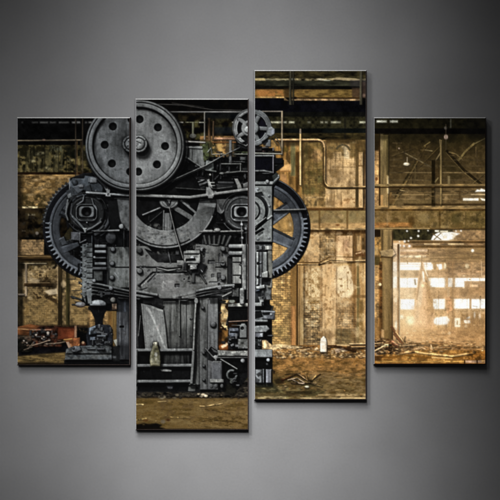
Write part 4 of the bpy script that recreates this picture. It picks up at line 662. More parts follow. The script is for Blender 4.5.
    p.R(335, 235.6, 353, 262, (218, 174, 120), var=.06, n='m'); p.R(334.4, 236, 336, 262, (128, 94, 50), a=.8, soft=.6); p.C(346, 244, 3, (168, 122, 84), ry=4.5, a=.6, soft=2); p.C(346.6, 250, 1.6, (150, 106, 64), a=.7, soft=1); p.C(346.6, 256, 3.4, (136, 92, 44), ry=2.4, a=.75, soft=2); p.R(352.6, 232, 367, 262, (116, 84, 44), var=.2, n='v'); p.R(357, 236, 361, 252, (196, 156, 98), a=.8, soft=1, var=.2, n='v'); p.R(362, 238, 364, 254, (60, 42, 18), a=.7, soft=.8); p.P([(354, 252), (364, 250), (366, 256), (356, 257)], (84, 46, 20), a=.75, soft=1); p.K([(356, 253.6), (361, 252.4)], 1.4, (232, 188, 134), a=.9); p.R(325, 231, 367, 233.6, (52, 30, 10), a=.8, soft=1)
    # lower wall
    p.R(270, 232, 300, 346, (186, 144, 80), var=.10, n='b'); p.bricks(270, 232, 296, 346, 4.6, 2.2, .14, .28); p.tint(270, 250, 296, 300, (222, 180, 112), .5, 'm', -.2, 1.2); p.tint(272, 326, 296, 348, (128, 106, 58), .6, 'm', -.6, 1); p.R(284, 300, 292, 346, (150, 118, 68), a=.45, soft=2)
    p.name('printed_column')
    p.R(290.4, 264, 297.4, 346, (128, 92, 44), z=1, dz=.6, var=.12, n='v'); p.R(291, 306, 295.6, 346, (186, 124, 66), a=.8, soft=1, var=.15, n='v'); p.R(296.2, 264, 298, 346, (72, 46, 18), a=.9, soft=.5); p.R(298, 266, 304, 346, (166, 130, 78), z=1, dz=.6, var=.12, n='v'); p.R(300, 318, 304.5, 346, (170, 146, 96), a=.6, soft=1)
    p.name(WALLP)
    p.R(304, 264, 321, 346, (196, 158, 102), var=.12, n='b'); p.tint(304, 268, 321, 316, (246, 224, 172), .85, 'b', -.2, 1.1); p.tint(304, 272, 320, 324, (132, 98, 48), .8, 'b', .35, 1.3, inv=True); p.R(304, 312, 326, 346, (140, 110, 68), a=.75, soft=4, var=.2, n='b'); p.bricks(304, 310, 325, 346, 5, 2.5, .2, .4); p.tint(304, 314, 320, 330, (222, 196, 144), .7, 'hh', .1, 1.2)
    p.R(320.4, 264, 336, 346, (216, 174, 116), var=.08, n='v'); p.tint(320, 294, 334, 312, (150, 108, 62), .75, 'b', .0, 1.2); p.tint(328, 262, 337, 274, (176, 126, 72), .7, 'b', -.2, 1.1); p.R(319.6, 266, 321.4, 330, (150, 110, 62), a=.6, soft=.8); p.P([(318, 326), (330, 330), (336, 336), (330, 340), (318, 336)], (126, 94, 54), a=.6, soft=3)
    p.R(335.6, 266, 356, 346, (192, 150, 94), var=.12, n='b'); p.R(350, 264, 358, 340, (150, 108, 58), a=.75, soft=1.5, var=.18, n='v'); p.C(343.4, 281, 9, (232, 204, 156), ry=15.5, soft=1.4, a=.96, var=.05); p.C(347.4, 288, 6.5, (234, 206, 158), ry=9.5, soft=1.6, a=.95, var=.05); p.P([(336, 268), (348, 265), (351, 276), (350, 284), (353, 288), (349, 296), (344, 298), (338, 296)], (232, 204, 156), soft=1.2, a=.9, var=.04); p.tint(334, 294, 352, 314, (170, 126, 74), .8, 'b', -.1, 1.1); p.tint(334, 296, 352, 326, (238, 206, 150), .6, 'b', .4, 1.4); p.bricks(338, 304, 356, 328, 4.6, 2.4, .14, .3); p.R(335, 266, 337, 346, (206, 164, 110), a=.5, soft=1)
    p.R(335, 329, 351, 345, (112, 92, 54), soft=1.6, a=.85, var=.2, n='h'); p.R(356, 264, 370, 346, (176, 136, 80), var=.16, n='v'); p.R(357, 264, 359, 345, (96, 84, 44), a=.8, soft=.8); p.R(359, 300, 363, 340, (128, 94, 42), a=.8, soft=1); p.R(364, 262, 366.4, 346, (226, 180, 116), a=.5, soft=.6); p.R(352, 295, 366, 298, (120, 84, 40), a=.7, soft=1); p.R(350, 330, 367, 343, (140, 112, 66), a=.6, soft=2)
    p.name('printed_pipe')
    p.K([(298, 262.4), (319, 262.6), (330, 256.8), (367, 257.4)], 1, (92, 62, 28)); p.K([(298, 264), (319.5, 264.2), (331, 259.4), (350, 261), (367, 260.4)], 1.1, (214, 172, 112), z=1, dz=.5); p.K([(319, 264.8), (330, 263), (367, 262.4)], 1.2, (68, 44, 16)); p.C(319.6, 264.6, 1.4, (52, 34, 14))
    for x, w in ((303.6, 2.2), (321, 1.6), (336, 1.4), (353.4, 2.4), (298.6, 1.6)): p.R(x, 264, x + w, 345, (70, 44, 16), a=.42, soft=1.1, var=.3, n='v', lab=False)
    for x, w, y0, y1 in ((325.6, 1.6, 141, 186), (335, 1.4, 234, 262), (319.6, 1.2, 234, 262), (302.6, 1.8, 142, 208), (352.6, 3, 232, 262)): p.R(x, y0, x + w, y1, (58, 36, 14), a=.45, soft=1, var=.3, n='v', lab=False)
    p.bricks(304, 300, 322, 344, 4.6, 2.3, .2, .4); p.bricks(321, 232, 335, 262, 4.6, 2.3, .12, .3); p.bricks(272, 264, 292, 342, 4.6, 2.2, .14, .3); p.bricks(338, 302, 356, 344, 4.6, 2.3, .12, .25)
    p.tint(304, 142, 366, 206, (70, 48, 20), .5, 'v', .5, 1.8); p.tint(276, 232, 366, 344, (96, 64, 28), .45, 'v', .7, 1.9)
    p.tint(334, 264, 354, 300, (176, 132, 80), .75, 'b', .75, 1.5); p.tint(304, 266, 321, 316, (150, 112, 62), .6, 'f', .8, 1.8)
    # bright service pipe
    pipe = [(276, 139.8), (318, 139.8), (320.8, 140.5), (323, 142.2), (324.2, 145), (324.4, 148)]
    p.K([(q[0] + .4, q[1] + 1.5) for q in pipe], 1.6, (58, 34, 12), a=.7); p.K(pipe, 2.1, (206, 164, 108), z=2, dz=1, var=.14, n='b')
    low = [(324.4, 147), (324.3, 180), (325.2, 184), (327.6, 186.6), (330.6, 187.3), (368, 187.2)]
    p.K([(q[0] - .7, q[1] + 1.1) for q in low], 2.0, (58, 40, 15), a=.92); p.K([(q[0] + .4, q[1] - .4) for q in low], 1.5, (176, 142, 90), z=2, dz=.8, var=.15)
    p.K([(300.5, 131), (300.5, 184.6)], 1.9, (238, 196, 126), z=3, dz=1, c2=(246, 208, 140), g='y'); p.K([(300.5, 129.6), (300.5, 133)], 1.9, (150, 132, 110), z=3, dz=.8); p.R(301.6, 134, 302.6, 185, (92, 60, 22), a=.6, soft=.4)
    # floor
    p.name(FLOORP)
    p.R(250, 345, 370, 405, (152, 102, 46), var=.13, n='b', c2=(94, 74, 40), g='y'); p.R(250, 376, 370, 405, (94, 76, 42), a=.8, soft=5, var=.18, n='hh'); p.tint(270, 352, 367, 378, (192, 132, 66), .55, 'hh', .2, 1.5); p.tint(255, 354, 367, 400, (74, 52, 18), .75, 'hh', .3, 1.5, inv=True); p.tint(300, 350, 367, 364, (112, 72, 24), .6, 'b', .3, 1.4); p.tint(310, 372, 367, 398, (140, 112, 72), .6, 'h', .1, 1.3); p.tint(255, 380, 325, 399, (54, 48, 24), .8, 'h', .0, 1.2); p.tint(255, 384, 320, 400, (132, 120, 72), .5, 'hh', .5, 1.5); p.R(250, 372, 300, 384, (64, 50, 20), a=.5, soft=5)
    p.R(318, 394, 370, 395.8, (176, 148, 100), a=.55, soft=.8, var=.3, n='h'); p.R(300, 397.4, 370, 399.2, (184, 158, 110), a=.7, soft=.6, var=.3, n='h'); p.speck(275, 352, 366, 398, 150, (206, 160, 92), (.25, .7), 3, .6); p.speck(275, 352, 366, 398, 130, (70, 48, 18), (.3, .9), 3, .6)
    p.P([(271, 345), (280, 344), (292, 345.6), (312, 347.6), (300, 349), (285, 348.6), (272, 350)], (238, 206, 148), soft=1, a=.9, var=.15, n='b'); p.P([(274, 351), (300, 350), (322, 353), (366, 353), (366, 358), (300, 358), (276, 357)], (136, 102, 56), soft=1.4, a=.75, var=.35, n='b'); p.K([(281, 348.4), (286, 348)], 1, (50, 30, 12)); p.K([(297, 348.8), (314, 346.8)], 1.2, (60, 36, 14)); p.K([(300, 351), (312, 348)], 1.1, (236, 204, 150)); p.P([(313, 350), (317, 347), (320, 351)], (238, 212, 164), soft=.6); p.speck(273, 347, 366, 357, 130, (222, 186, 128), (.3, 1), 1.8, .75); p.speck(273, 348, 366, 358, 110, (66, 42, 16), (.3, 1), 1.8, .75)
    p.K([(327, 346.6), (336, 346.2), (346, 348.6), (355, 351)], 2.6, (48, 28, 12), z=1, dz=.8); p.P([(334, 349), (342, 348), (348, 351), (336, 353)], (184, 158, 132), soft=.8, a=.85); p.K([(350, 344), (367, 343.8)], 1.5, (226, 186, 128), z=2, dz=.7); p.K([(351, 347), (367, 346.6)], 1.4, (196, 152, 96), z=2, dz=.7); p.K([(351, 348.8), (367, 349)], 1.2, (56, 34, 14)); p.K([(352, 345.4), (367, 345.2)], .9, (80, 50, 20)); p.C(328.6, 349, 2.2, (60, 40, 18), ry=2.2, soft=.8, a=.8); p.C(349, 347.4, 2.2, (40, 24, 10), ry=2, soft=.8, a=.8); p.K([(337, 345), (349, 345.6)], 1.2, (200, 166, 112))
    p.rubble(273, 346, 366, 358, 150, ((190, 150, 100), (140, 102, 58), (104, 74, 40), (212, 176, 126)), (.4, 1.4)); p.rubble(274, 358, 366, 397, 150, ((156, 112, 56), (120, 88, 44), (92, 70, 36)), (.25, .8)); p.rubble(276, 374, 324, 390, 50, ((110, 88, 52), (76, 58, 34), (150, 124, 84)), (.4, 1.2))
    p.name('printed_twigs')
    for pts, w, t in (([(290, 377), (296, 374), (304, 378.6), (312, 381)], 1.3, (64, 44, 24)), ([(297, 373), (303, 377), (308, 381)], 1, (186, 150, 104)), ([(288, 380), (297, 378), (305, 383)], 1.2, (214, 184, 146)), ([(291, 383), (303, 384.4)], 1, (92, 66, 44)), ([(310, 381), (315, 377.6), (320, 374)], 1.3, (70, 48, 22)), ([(312, 380), (316, 375.6)], 1.1, (216, 166, 90)), ([(306, 373), (307, 380)], 1, (196, 146, 78)), ([(284, 379), (292, 375.6)], 1, (56, 36, 18)), ([(300, 382.6), (316, 384)], 1.2, (44, 32, 20)), ([(293, 380), (299, 383), (304, 383.6)], 1.3, (206, 180, 150)), ([(282, 380), (290, 377)], 1.2, (70, 36, 16)), ([(312, 384), (322, 386.6)], .9, (130, 108, 66)), ([(285, 374), (300, 372.6)], .8, (110, 78, 36))): p.K([(x + .4, y + .9) for x, y in pts], w, (40, 30, 14), a=.55, soft=.4, lab=False); p.K(pts, w * .85, tuple(v * .82 for v in t), z=1, dz=.6, a=.95, var=.25, n='b')
    p.C(307, 386.8, 2.2, (226, 220, 190), ry=1.2, z=2, dz=.8, soft=.4); p.R(286, 391, 312, 394, (34, 28, 14), a=.75, soft=1.4); p.C(281.6, 381, 2.4, (52, 26, 14), ry=2.2, soft=1, a=.9); p.P([(274, 380), (279, 378), (284, 383), (276, 384)], (36, 28, 14), soft=1.4, a=.9); p.C(274, 372, 1, (30, 22, 14), ry=1.8, soft=.5)
    p.name(FLOORP); p.P([(255, 386), (275, 383), (280, 392), (255, 394)], (40, 38, 22), soft=3, a=.85); p.speck(256, 388, 300, 399, 50, (140, 128, 84), (.4, 1.1), 3, .6); p.R(250, 394, 300, 396, (46, 34, 18), a=.6, soft=1); p.R(258, 396.4, 286, 398.6, (156, 140, 100), a=.6, soft=.8, var=.4, n='hh')
    p.name('printed_canister')
    p.R(320.2, 340.4, 326.8, 352.4, (252, 240, 216), r=1.2, z=3, dz=.7, bev=1.2, var=.03); p.P([(320.6, 341), (321, 338.6), (322.2, 337.4), (323, 336.4), (324.6, 336.4), (325, 337.6), (326.2, 338.6), (326.6, 341)], (255, 244, 222), z=3, dz=.6, bev=1); p.R(320.4, 341.5, 326.6, 342.2, (176, 146, 112), a=.7); p.C(323.6, 353, 4.6, (60, 40, 20), ry=1, a=.7, soft=1, lab=False); p.R(325, 343, 326.8, 352, (206, 176, 140), a=.6, soft=.8, lab=False); p.R(321.6, 345.4, 324.8, 349, (214, 190, 160), a=.6, soft=.4, lab=False); p.R(321.2, 345, 322.2, 351.6, (250, 236, 214), a=.6, soft=.5)
    p.use(p.bg, 'printed_guard_rail')
    p.R(252, 110.8, 283, 112.2, (118, 110, 98), z=2, dz=.6, var=.12); p.R(281.2, 111, 283, 155, (142, 126, 100), z=2, dz=.7, var=.12)
    for q in range(60): p.C(p.rnd.uniform(276, 366), p.rnd.uniform(142, 342), p.rnd.uniform(.6, 3), p.rnd.choice([(236, 204, 150), (120, 88, 44), (150, 112, 62), (226, 186, 128)]), ry=p.rnd.uniform(.5, 2.6), a=p.rnd.uniform(.15, .4), soft=1.4, var=.3, n='b', lab=False)
    p.tint(302, 142, 366, 344, (110, 78, 36), .4, 'b', .7, 1.9); p.tint(302, 232, 366, 344, (244, 214, 160), .4, 'm', .2, 1.6)
    # the press
    p.use(p.fg, PRESS)
    p.wear(255, 112, 310, 384, 1)
    gear(p, 258, 228.4, 92, (-14, 88), None, ((-35, 10.5, 62), (24, 11.5, 66), (82, 10, 52), (-88, 9, 50)), None)
    p.K([(270, 210.4), (306, 209.4)], 1.7, (120, 116, 108), z=9, dz=.6); p.name(PRESS)
    p.P([(252, 148), (274, 148), (276, 158), (284, 160), (284, 166), (276, 172), (280, 178), (274, 188), (272.6, 244), (270, 284), (264, 300), (272, 306), (272.6, 384), (252, 384)], (12, 12, 12), z=2, var=.3)
    p.murk(255, 150, 274, 186, 30, (14, 40)); p.murk(255, 244, 272, 384, 60, (24, 84), (1.5, 7))
    # upper block
    p.R(252, 154.8, 274.6, 157, (118, 118, 112), z=6, dz=.7); p.R(252, 156.8, 273, 170.4, (7, 7, 11), z=4); p.K([(273.3, 148), (273.3, 173)], 1.3, (150, 142, 146), z=6, dz=.5); p.R(268, 151, 281, 153, (22, 20, 16), z=4); p.K([(252, 153.2), (282, 154)], 1.4, (196, 190, 170), z=7, dz=.6); p.R(256, 150.6, 266, 151.8, (132, 98, 90), a=.7); p.R(274, 158, 283, 163.6, (10, 10, 12), z=4)
    p.K([(252, 171.2), (264, 170.8), (272, 172.6)], 1.9, (112, 111, 106), z=6, dz=.8, var=.2, n='b'); p.P([(262, 173), (273, 173), (273, 176), (266, 175.6)], (92, 92, 88), z=5, dz=.6); p.R(252, 174, 274, 181, 9, z=3); p.P([(272, 176), (277, 172), (280, 178), (274, 186)], (30, 32, 30), z=6, dz=1, var=.3); p.K([(272, 184), (279, 177)], 2, (90, 92, 90), z=7, dz=.8); p.C(278.8, 175.4, .9, (190, 186, 170), z=8)
    p.R(252, 181.4, 273, 184.8, (122, 121, 116), z=7, dz=1, var=.2, n='b'); p.C(267.4, 181.6, 1.9, (168, 166, 160), z=9, dz=1.2, bev=1.4); p.R(252, 184.8, 274, 186, 14, z=4)
    p.R(252, 186, 272.4, 242.6, (116, 116, 110), z=7, dz=1, bev=1, var=.09, n='m', c2=(132, 132, 125), g='y'); p.tint(255, 186, 272, 242, (152, 151, 143), .55, 'b', .2, 1.5); p.tint(255, 186, 272, 242, (64, 64, 60), .6, 'm', .3, 1.4); p.R(255, 188, 257.6, 191.4, 210, a=.6, soft=1)
    p.C(250, 211, 16, (128, 128, 122), z=8, dz=1.4, bev=1.4, var=.12, n='b'); p.A(250, 211, 15.6, 18.4, 22, -75, 60, z=6); p.A(250, 211, 19, 20.5, (142, 141, 135), -70, 10, z=8, dz=.6); p.A(250, 211, 9, 10.6, 40, -80, 80, z=7); p.C(249, 211, 8.6, (104, 104, 99), z=9, dz=1.2, bev=1.6)
    p.P([(256, 193), (262, 192), (264, 196), (257, 196)], 26, z=6, soft=.4); p.P([(255, 228.6), (266, 219), (268, 220.6), (256, 231)], 16, z=5); p.P([(255, 232.4), (263, 228), (264.6, 229.6), (256, 235)], 20, z=5); p.P([(258, 234.4), (263, 231.6), (263, 233.6), (259, 236.6)], (64, 64, 62), z=7); p.K([(268, 219), (272, 216)], 1.8, (160, 159, 152), z=9, dz=.6); p.K([(255, 226), (266, 217.6)], 1.2, (154, 153, 146), z=9, dz=.5)
    for x, y in ((258, 189), (269, 196), (269.4, 206), (269, 238), (258, 239)): p.bolt(x, y, 1.1, 126)
    p.R(252, 242, 273, 243.4, 22, z=5); p.C(262, 244.4, 5, 30, ry=1.2, a=.8, soft=.8)
    # lower stack of guides
    p.R(252, 244.6, 271.6, 300, (70, 70, 68), z=4, dz=.6, var=.25, n='b'); p.R(256.4, 252, 258.8, 286, (206, 204, 196), z=8, dz=.9, bev=1.1, var=.12, n='v'); p.R(259.4, 246, 262.4, 286, (92, 92, 90), z=6, dz=.7, var=.15, n='v'); p.R(262.8, 252, 267.2, 278, (160, 160, 152), z=8, dz=1, bev=1.1, var=.15, n='v'); p.R(267.6, 250, 272.4, 288, (104, 100, 88), z=5, dz=.6, var=.2, n='b')
    p.R(257, 250, 268, 252, 16, z=4); p.C(262, 250.6, 5.4, 22, ry=1.1, z=6); p.R(265, 246, 272, 250, (176, 172, 160), z=7, dz=.7, var=.2, n='b')
    for y in (263.6, 277.4, 286): p.C(258.6, y, 2.1, 22, ry=1.4, z=6); p.C(260.6, y - 1, .9, 170, z=8)
    p.P([(262, 273), (268, 271), (268, 277.6), (262, 277.6)], (196, 194, 182), z=9, dz=.6); p.P([(262, 279), (272, 278), (270, 286), (262, 284)], (26, 26, 26), z=4); p.C(265.4, 280, 2.6, 18, ry=1.7, z=5); p.R(256, 285.6, 265, 289, (206, 204, 196), z=8, dz=.7, ang=-12); p.R(252, 289, 264, 306, (60, 60, 59), z=5, dz=.8, var=.3, n='b'); p.C(258.6, 293, 3.4, (52, 54, 58), z=7, dz=1.5, bev=2, var=.3); p.C(259, 291, 1.4, (110, 140, 176), a=.5, soft=1); p.P([(255, 292), (262, 290), (264, 300), (255, 304)], 22, z=5, a=.7, soft=.8); p.P([(258, 297), (264, 296), (264, 302), (260, 303)], (132, 131, 126), z=7, dz=.7, var=.25, n='b'); p.R(254, 302.6, 262, 307, (176, 174, 166), z=8, dz=.8, r=.8); p.C(264, 298, 1.6, 60, z=6)
    p.R(252, 306.4, 263, 311, 10, z=3); p.R(252, 310.4, 275, 320, (66, 67, 66), z=5, dz=1, var=.2, n='b'); p.P([(260, 311), (275, 312), (275, 319.6), (262, 319)], (120, 120, 120), z=7, dz=1, var=.16, n='v', c2=(86, 86, 90), g='x'); p.P([(255, 311.6), (261, 311), (263, 317), (255, 319)], 16, z=4); p.P([(262, 313), (270, 312.6), (271, 315), (264, 315.6)], 30, z=6); p.K([(262, 311), (275, 312)], 1.2, 180, z=8, dz=.5); p.C(271, 314.4, 1.2, 186, z=9)
    p.R(252, 322.2, 266, 325.8, 8, z=3); p.R(252, 319.8, 268, 322.2, (130, 130, 126), z=6, dz=.7); p.P([(252, 326), (267, 325.4), (270, 329), (266, 332.4), (252, 333)], (140, 140, 136), z=7, dz=1, var=.16, n='b'); p.C(260, 328, 2.4, 90, ry=1.4, a=.6, soft=1); p.R(252, 333, 264, 337.4, (104, 103, 108), z=6, dz=.8, var=.2); p.R(263.4, 332, 265, 338, 14, z=5); p.P([(260, 334), (263, 333), (263, 337), (261, 337)], 190, z=8, soft=.4); p.R(252, 338, 261.6, 349, (44, 46, 44), z=4, dz=.6, var=.35, n='b'); p.clutter(255, 338, 262, 348, 7, (40, 110), (1.5, 4), 5); p.R(252, 337.8, 262, 339.4, 12, z=3)
    p.R(252, 349.4, 272.6, 357.6, (122, 122, 119), z=7, dz=.9, bev=1, var=.09, n='b', c2=(142, 142, 138), g='y'); p.R(255, 351, 256.4, 356, 206, a=.6, soft=.6); p.K([(252, 355), (272, 355)], .6, 176, a=.6)
    p.R(252, 358, 272.6, 369, 7, z=3); p.C(268.2, 360, 1.9, 206, z=6, dz=1, bev=1.4); p.C(267, 364, 1, 110, a=.5)
    p.R(252, 369, 272.6, 384.4, (30, 30, 30), z=3, var=.3, n='v'); p.R(255.4, 369.6, 262, 383, (112, 112, 110), z=5, dz=.9, var=.3, n='v'); p.P([(256, 374), (260, 372), (262, 375), (258, 377)], 22, a=.85, soft=.5); p.R(262.8, 369, 264.2, 384, 160, z=6, dz=.5, var=.2); p.R(266, 369.4, 271.4, 384, (110, 108, 112), z=5, dz=1, var=.2, n='v', c2=(150, 148, 150), g='cx'); p.P([(255, 376), (260, 380), (258, 384), (255, 384)], 20, a=.8, soft=.6); p.R(264.4, 369, 265.8, 384, 10, z=3); p.R(255, 383, 273, 387, (40, 40, 28), a=.7, soft=1.4, z=2)
    p.wear(255, 150, 273, 384, 220)
    # rubble seen between press and wall
    p.use(p.bg, FLOORP); p.P([(261, 340), (266, 339), (272, 346), (272, 349), (262, 349)], (214, 178, 124), soft=.8, var=.25, n='b')
    sl = p.win(261, 339, 272.6, 349.2, 0); keep = (~((p.Y[sl] > 340) & (p.X[sl] > 262) & (p.Y[sl] < 349.2) & (p.X[sl] - 262 < (p.Y[sl] - 336) * 1.1))).astype(np.float32); p.fg.M[sl] *= keep; p.lab[sl][keep == 0] = p.names.index(FLOORP) + 1
    # pulley at the left edge
    p.use(p.fg, 'printed_pulley')
    cx, cy = 252.6, 128
    p.C(cx, cy, 19, (12, 12, 13), z=4); p.C(cx, cy, 14, (16, 15, 22), z=4)
    for q in (-62, 4, 66): r = math.radians(q); p.K([(cx + 3 * math.cos(r), cy + 3 * math.sin(r)), (cx + 15 * math.cos(r), cy + 15 * math.sin(r))], 4.4, g(96), z=6, dz=1.3)
    p.A(cx, cy, 14.4, 18.6, g(70), z=7, dz=1.8, bev=1.8, var=.1, c2=g(112), g='y'); p.A(cx, cy, 13.2, 14.6, g(150), 20, 110, z=8, dz=.7); p.A(cx, cy, 18.2, 19.2, g(118), -70, 20, z=8, dz=.5); p.C(cx, cy, 6.4, g(118), z=9, dz=1.6, bev=2); p.A(cx, cy, 13.8, 14.8, g(112), -80, -10, z=8, dz=.5)
    p.name(PRESS)
    p.P([(268, 128), (272, 126.6), (275, 129), (275, 134), (271, 137), (267, 135)], (132, 133, 132), z=9, dz=1.6, bev=2, var=.1); p.C(272.4, 131.6, 2.2, (176, 178, 190), a=.7, soft=1); p.P([(267, 140), (271, 139), (271, 147), (265, 147)], (100, 101, 100), z=7, dz=1.2, var=.15); p.P([(262, 142), (268, 138), (268, 142), (264, 146)], (26, 26, 26), z=6); p.K([(275, 136), (280, 143), (281, 148)], 1, (140, 126, 100), z=6, dz=.5); p.K([(272, 138), (278, 146)], .8, (100, 92, 78), z=6); p.K([(252, 148.4), (268, 147.4)], 1.6, (92, 88, 84), z=6, dz=.7); p.R(252, 146, 262, 151, (30, 28, 28), z=4)

def panel_four():
    p = Pane(374.6, 118.2, 485.2, 363.6, 44); PANES['four'] = p; p.grade = (1.02, 1.05, .006); p.bloom = 1.25
    p.use(p.bg, 'printed_roof_truss')
    p.R(370, 110, 490, 130, (19, 17, 9), var=.25); p.R(370, 128.4, 490, 134.6, (6, 5, 4), var=.3); p.R(370, 134, 490, 150, (27, 23, 12), var=.15, c2=(38, 31, 17), g='y'); p.R(370, 144, 490, 207, (46, 37, 20), var=.08, n='b', c2=(94, 75, 46), g='y', soft=5)
    p.tint(390, 140, 486, 206, (90, 76, 46), .22, 'b', .3, 1.6); p.tint(400, 136, 486, 180, (30, 26, 12), .45, 'l', .0, 1.3); p.bricks(392, 146, 486, 206, 9, 3.4, .06, .08)
    p.C(478, 128, 14, 5, ry=12, a=.5, soft=6)
    for a, b, t in ((376.6, 382, 222), (382, 386.6, 206), (390, 393, 170), (392.4, 397.6, 206)): p.R(a, 120.5, b, 122.4, (t, t, t * .92), a=.9, soft=1.4, var=.1, n='b')
    for pts, w, c in (([(391, 208), (404, 186), (425, 146)], 1.9, (100, 82, 48)), ([(390, 205), (424, 147)], 1, (36, 29, 13)), ([(403, 152), (418, 160), (432, 167.5)], 1.1, (98, 86, 62)), ([(392, 156), (412, 149)], .8, (70, 58, 36)), ([(447, 151), (464, 170), (481, 184)], 2.4, (22, 17, 9)), ([(446, 152.6), (463, 171.6), (478, 184)], .8, (84, 70, 42)), ([(459, 160), (465, 152), (474, 143.6)], 1.9, (112, 96, 58)), ([(449, 152), (456, 154), (462, 159)], 1, (100, 84, 52)), ([(418, 168), (440, 146)], .7, (66, 54, 30)), ([(440, 140), (441, 152), (436, 160)], 1.2, (104, 90, 62)), ([(425, 150), (432, 151)], 1, (104, 92, 62)), ([(392, 190), (418, 188), (440, 204)], .7, (60, 48, 28)), ([(486, 138), (474, 144)], 1, (70, 62, 40)), ([(424, 146), (430, 142)], .8, (84, 72, 44)), ([(470, 186), (486, 172)], .8, (84, 70, 42)), ([(400, 190), (408, 192)], .9, (150, 128, 88))): p.K([(x + .9, y + .5) for x, y in pts], w * .8, (24, 18, 9), a=.6, var=.2); p.K(pts, w * 1.05, tuple(min(255, v * 1.05) for v in c), a=.88, var=.2)
    for q in range(46):
        x, y = p.rnd.uniform(392, 484), p.rnd.uniform(142, 204); t = p.rnd.uniform(26, 110); L = p.rnd.uniform(2, 12); dx, dy = p.rnd.choice([(L, 0), (L, 0), (0, L), (0, L)])
        p.K([(x, y), (x + dx, y + dy)], p.rnd.uniform(.4, 1.1), (t, t * .82, t * .54), a=.55, var=.2)
    for y, t, w in ((172.6, 104, 1.2), (160, 70, .7), (194.6, 136, 1.2), (199.2, 116, 1), (180, 84, .8), (166, 66, .6), (191.4, 60, 1)): p.R(390, y - w / 2, 490, y + w / 2, (t, t * .84, t * .56), a=.75, var=.3, n='hh')
    p.R(431.6, 160, 434.8, 206, (26, 20, 9), z=1, dz=.4, var=.2); p.R(435, 168, 440, 184, (60, 46, 24), a=.7, soft=.8); p.R(440, 140, 442, 206, (120, 102, 66), z=1, dz=.5, var=.2, n='v'); p.R(447.6, 176, 450, 184, (140, 122, 84), a=.8, soft=.8); p.R(424, 188, 425, 206, (70, 56, 32), a=.8); p.R(459, 188, 460.6, 206, (66, 50, 28), a=.8); p.K([(435, 182), (438, 178)], 1.3, (140, 122, 80)); p.R(414.6, 164, 415.6, 184, (88, 74, 46), a=.8); p.R(408, 144, 409, 160, (60, 50, 28), a=.5)
    p.C(446, 137, 1.9, (168, 146, 132), ry=2.4, a=.95, soft=.8); p.C(445.6, 128, 1.2, (110, 106, 100), ry=1.6, a=.8, soft=.8); p.R(450, 119, 451.4, 128, (66, 66, 56), a=.8, soft=.5); p.R(445.4, 124, 446.4, 150, (70, 60, 44), a=.6); p.C(399, 148.4, .9, (150, 130, 112), a=.9); p.R(395, 200, 431, 204.6, (104, 86, 52), a=.6, soft=1); p.R(404, 203.6, 486, 206, (30, 20, 8), a=.7, soft=.8); p.R(434, 188, 440, 202, (96, 80, 54), a=.5, soft=1.5); p.C(446, 198, 1.5, (166, 140, 100), ry=2, a=.7, soft=1); p.tint(392, 188, 486, 204, (128, 104, 66), .55, 'hh', .2, 1.4); p.C(412, 197.4, 3, (134, 112, 76), ry=1, a=.7, soft=1)
    p.name('printed_lamp'); p.C(406.6, 164.3, 3.2, (196, 182, 152), ry=1.7, a=1, soft=.6, z=1, dz=.8); p.C(405.6, 163.6, 1.4, (236, 226, 202), ry=.8, soft=.5, a=.9); p.R(406.7, 157, 407.6, 163, (150, 136, 112), a=.9)
    p.name('printed_window')
    p.P([(475, 192), (477, 189.4), (480, 190), (481, 188.4), (485.4, 190), (485.4, 191.6), (479, 191.6)], (250, 246, 232), soft=.7); p.R(463, 198.2, 478.6, 200.6, (250, 240, 220), a=.97, soft=.6); p.R(471, 193.8, 486, 195, (206, 178, 132), a=.85, soft=.6); p.P([(480, 198), (485, 199), (486, 201), (482, 200.6)], (246, 236, 214), soft=.6, a=.9)
    # left wall edge and column
    p.name('printed_column')
    p.R(370, 134, 379, 208, (60, 46, 24), var=.2); p.R(372, 150, 379, 208, (192, 150, 96), var=.14, n='b', soft=1.5); p.bricks(372, 150, 379, 208, 5, 5, .2, .3); p.R(374, 135, 379, 151, (30, 22, 12), soft=2, a=.8); p.C(376.6, 179, 1.4, (110, 62, 30), ry=1.6, soft=.6, a=.8); p.R(379, 138, 380.4, 208, (44, 28, 12), soft=.4); p.R(380.4, 135, 388.6, 208, (112, 98, 62), z=1, dz=.6, var=.12, n='v', c2=(138, 112, 72), g='y'); p.R(380.4, 134, 383, 150, (150, 130, 92), a=.6, soft=1); p.R(386.4, 140, 389, 175, (52, 44, 24), a=.7, soft=.8); p.R(387.2, 176, 389, 193.6, (206, 182, 134), a=.95, soft=.4); p.R(380.6, 195, 383, 208, (200, 150, 92), a=.6, soft=.8); p.P([(388, 202), (392, 194), (391, 192), (387.6, 198)], (120, 92, 52), soft=.5); p.C(392, 200, 3, (96, 72, 40), ry=4, a=.6, soft=1.5); p.R(370, 134, 390, 140, (26, 22, 11), a=.7, soft=3)
    p.name('printed_girder')
    p.R(370, 205.6, 490, 209.2, (148, 118, 74), var=.15, n='hh', c2=(136, 112, 72), g='x'); p.R(370, 209, 490, 211.4, (66, 46, 20), var=.2, soft=.6); p.R(370, 210.8, 490, 229, (124, 98, 58), var=.16, n='m', c2=(104, 86, 46), g='x')
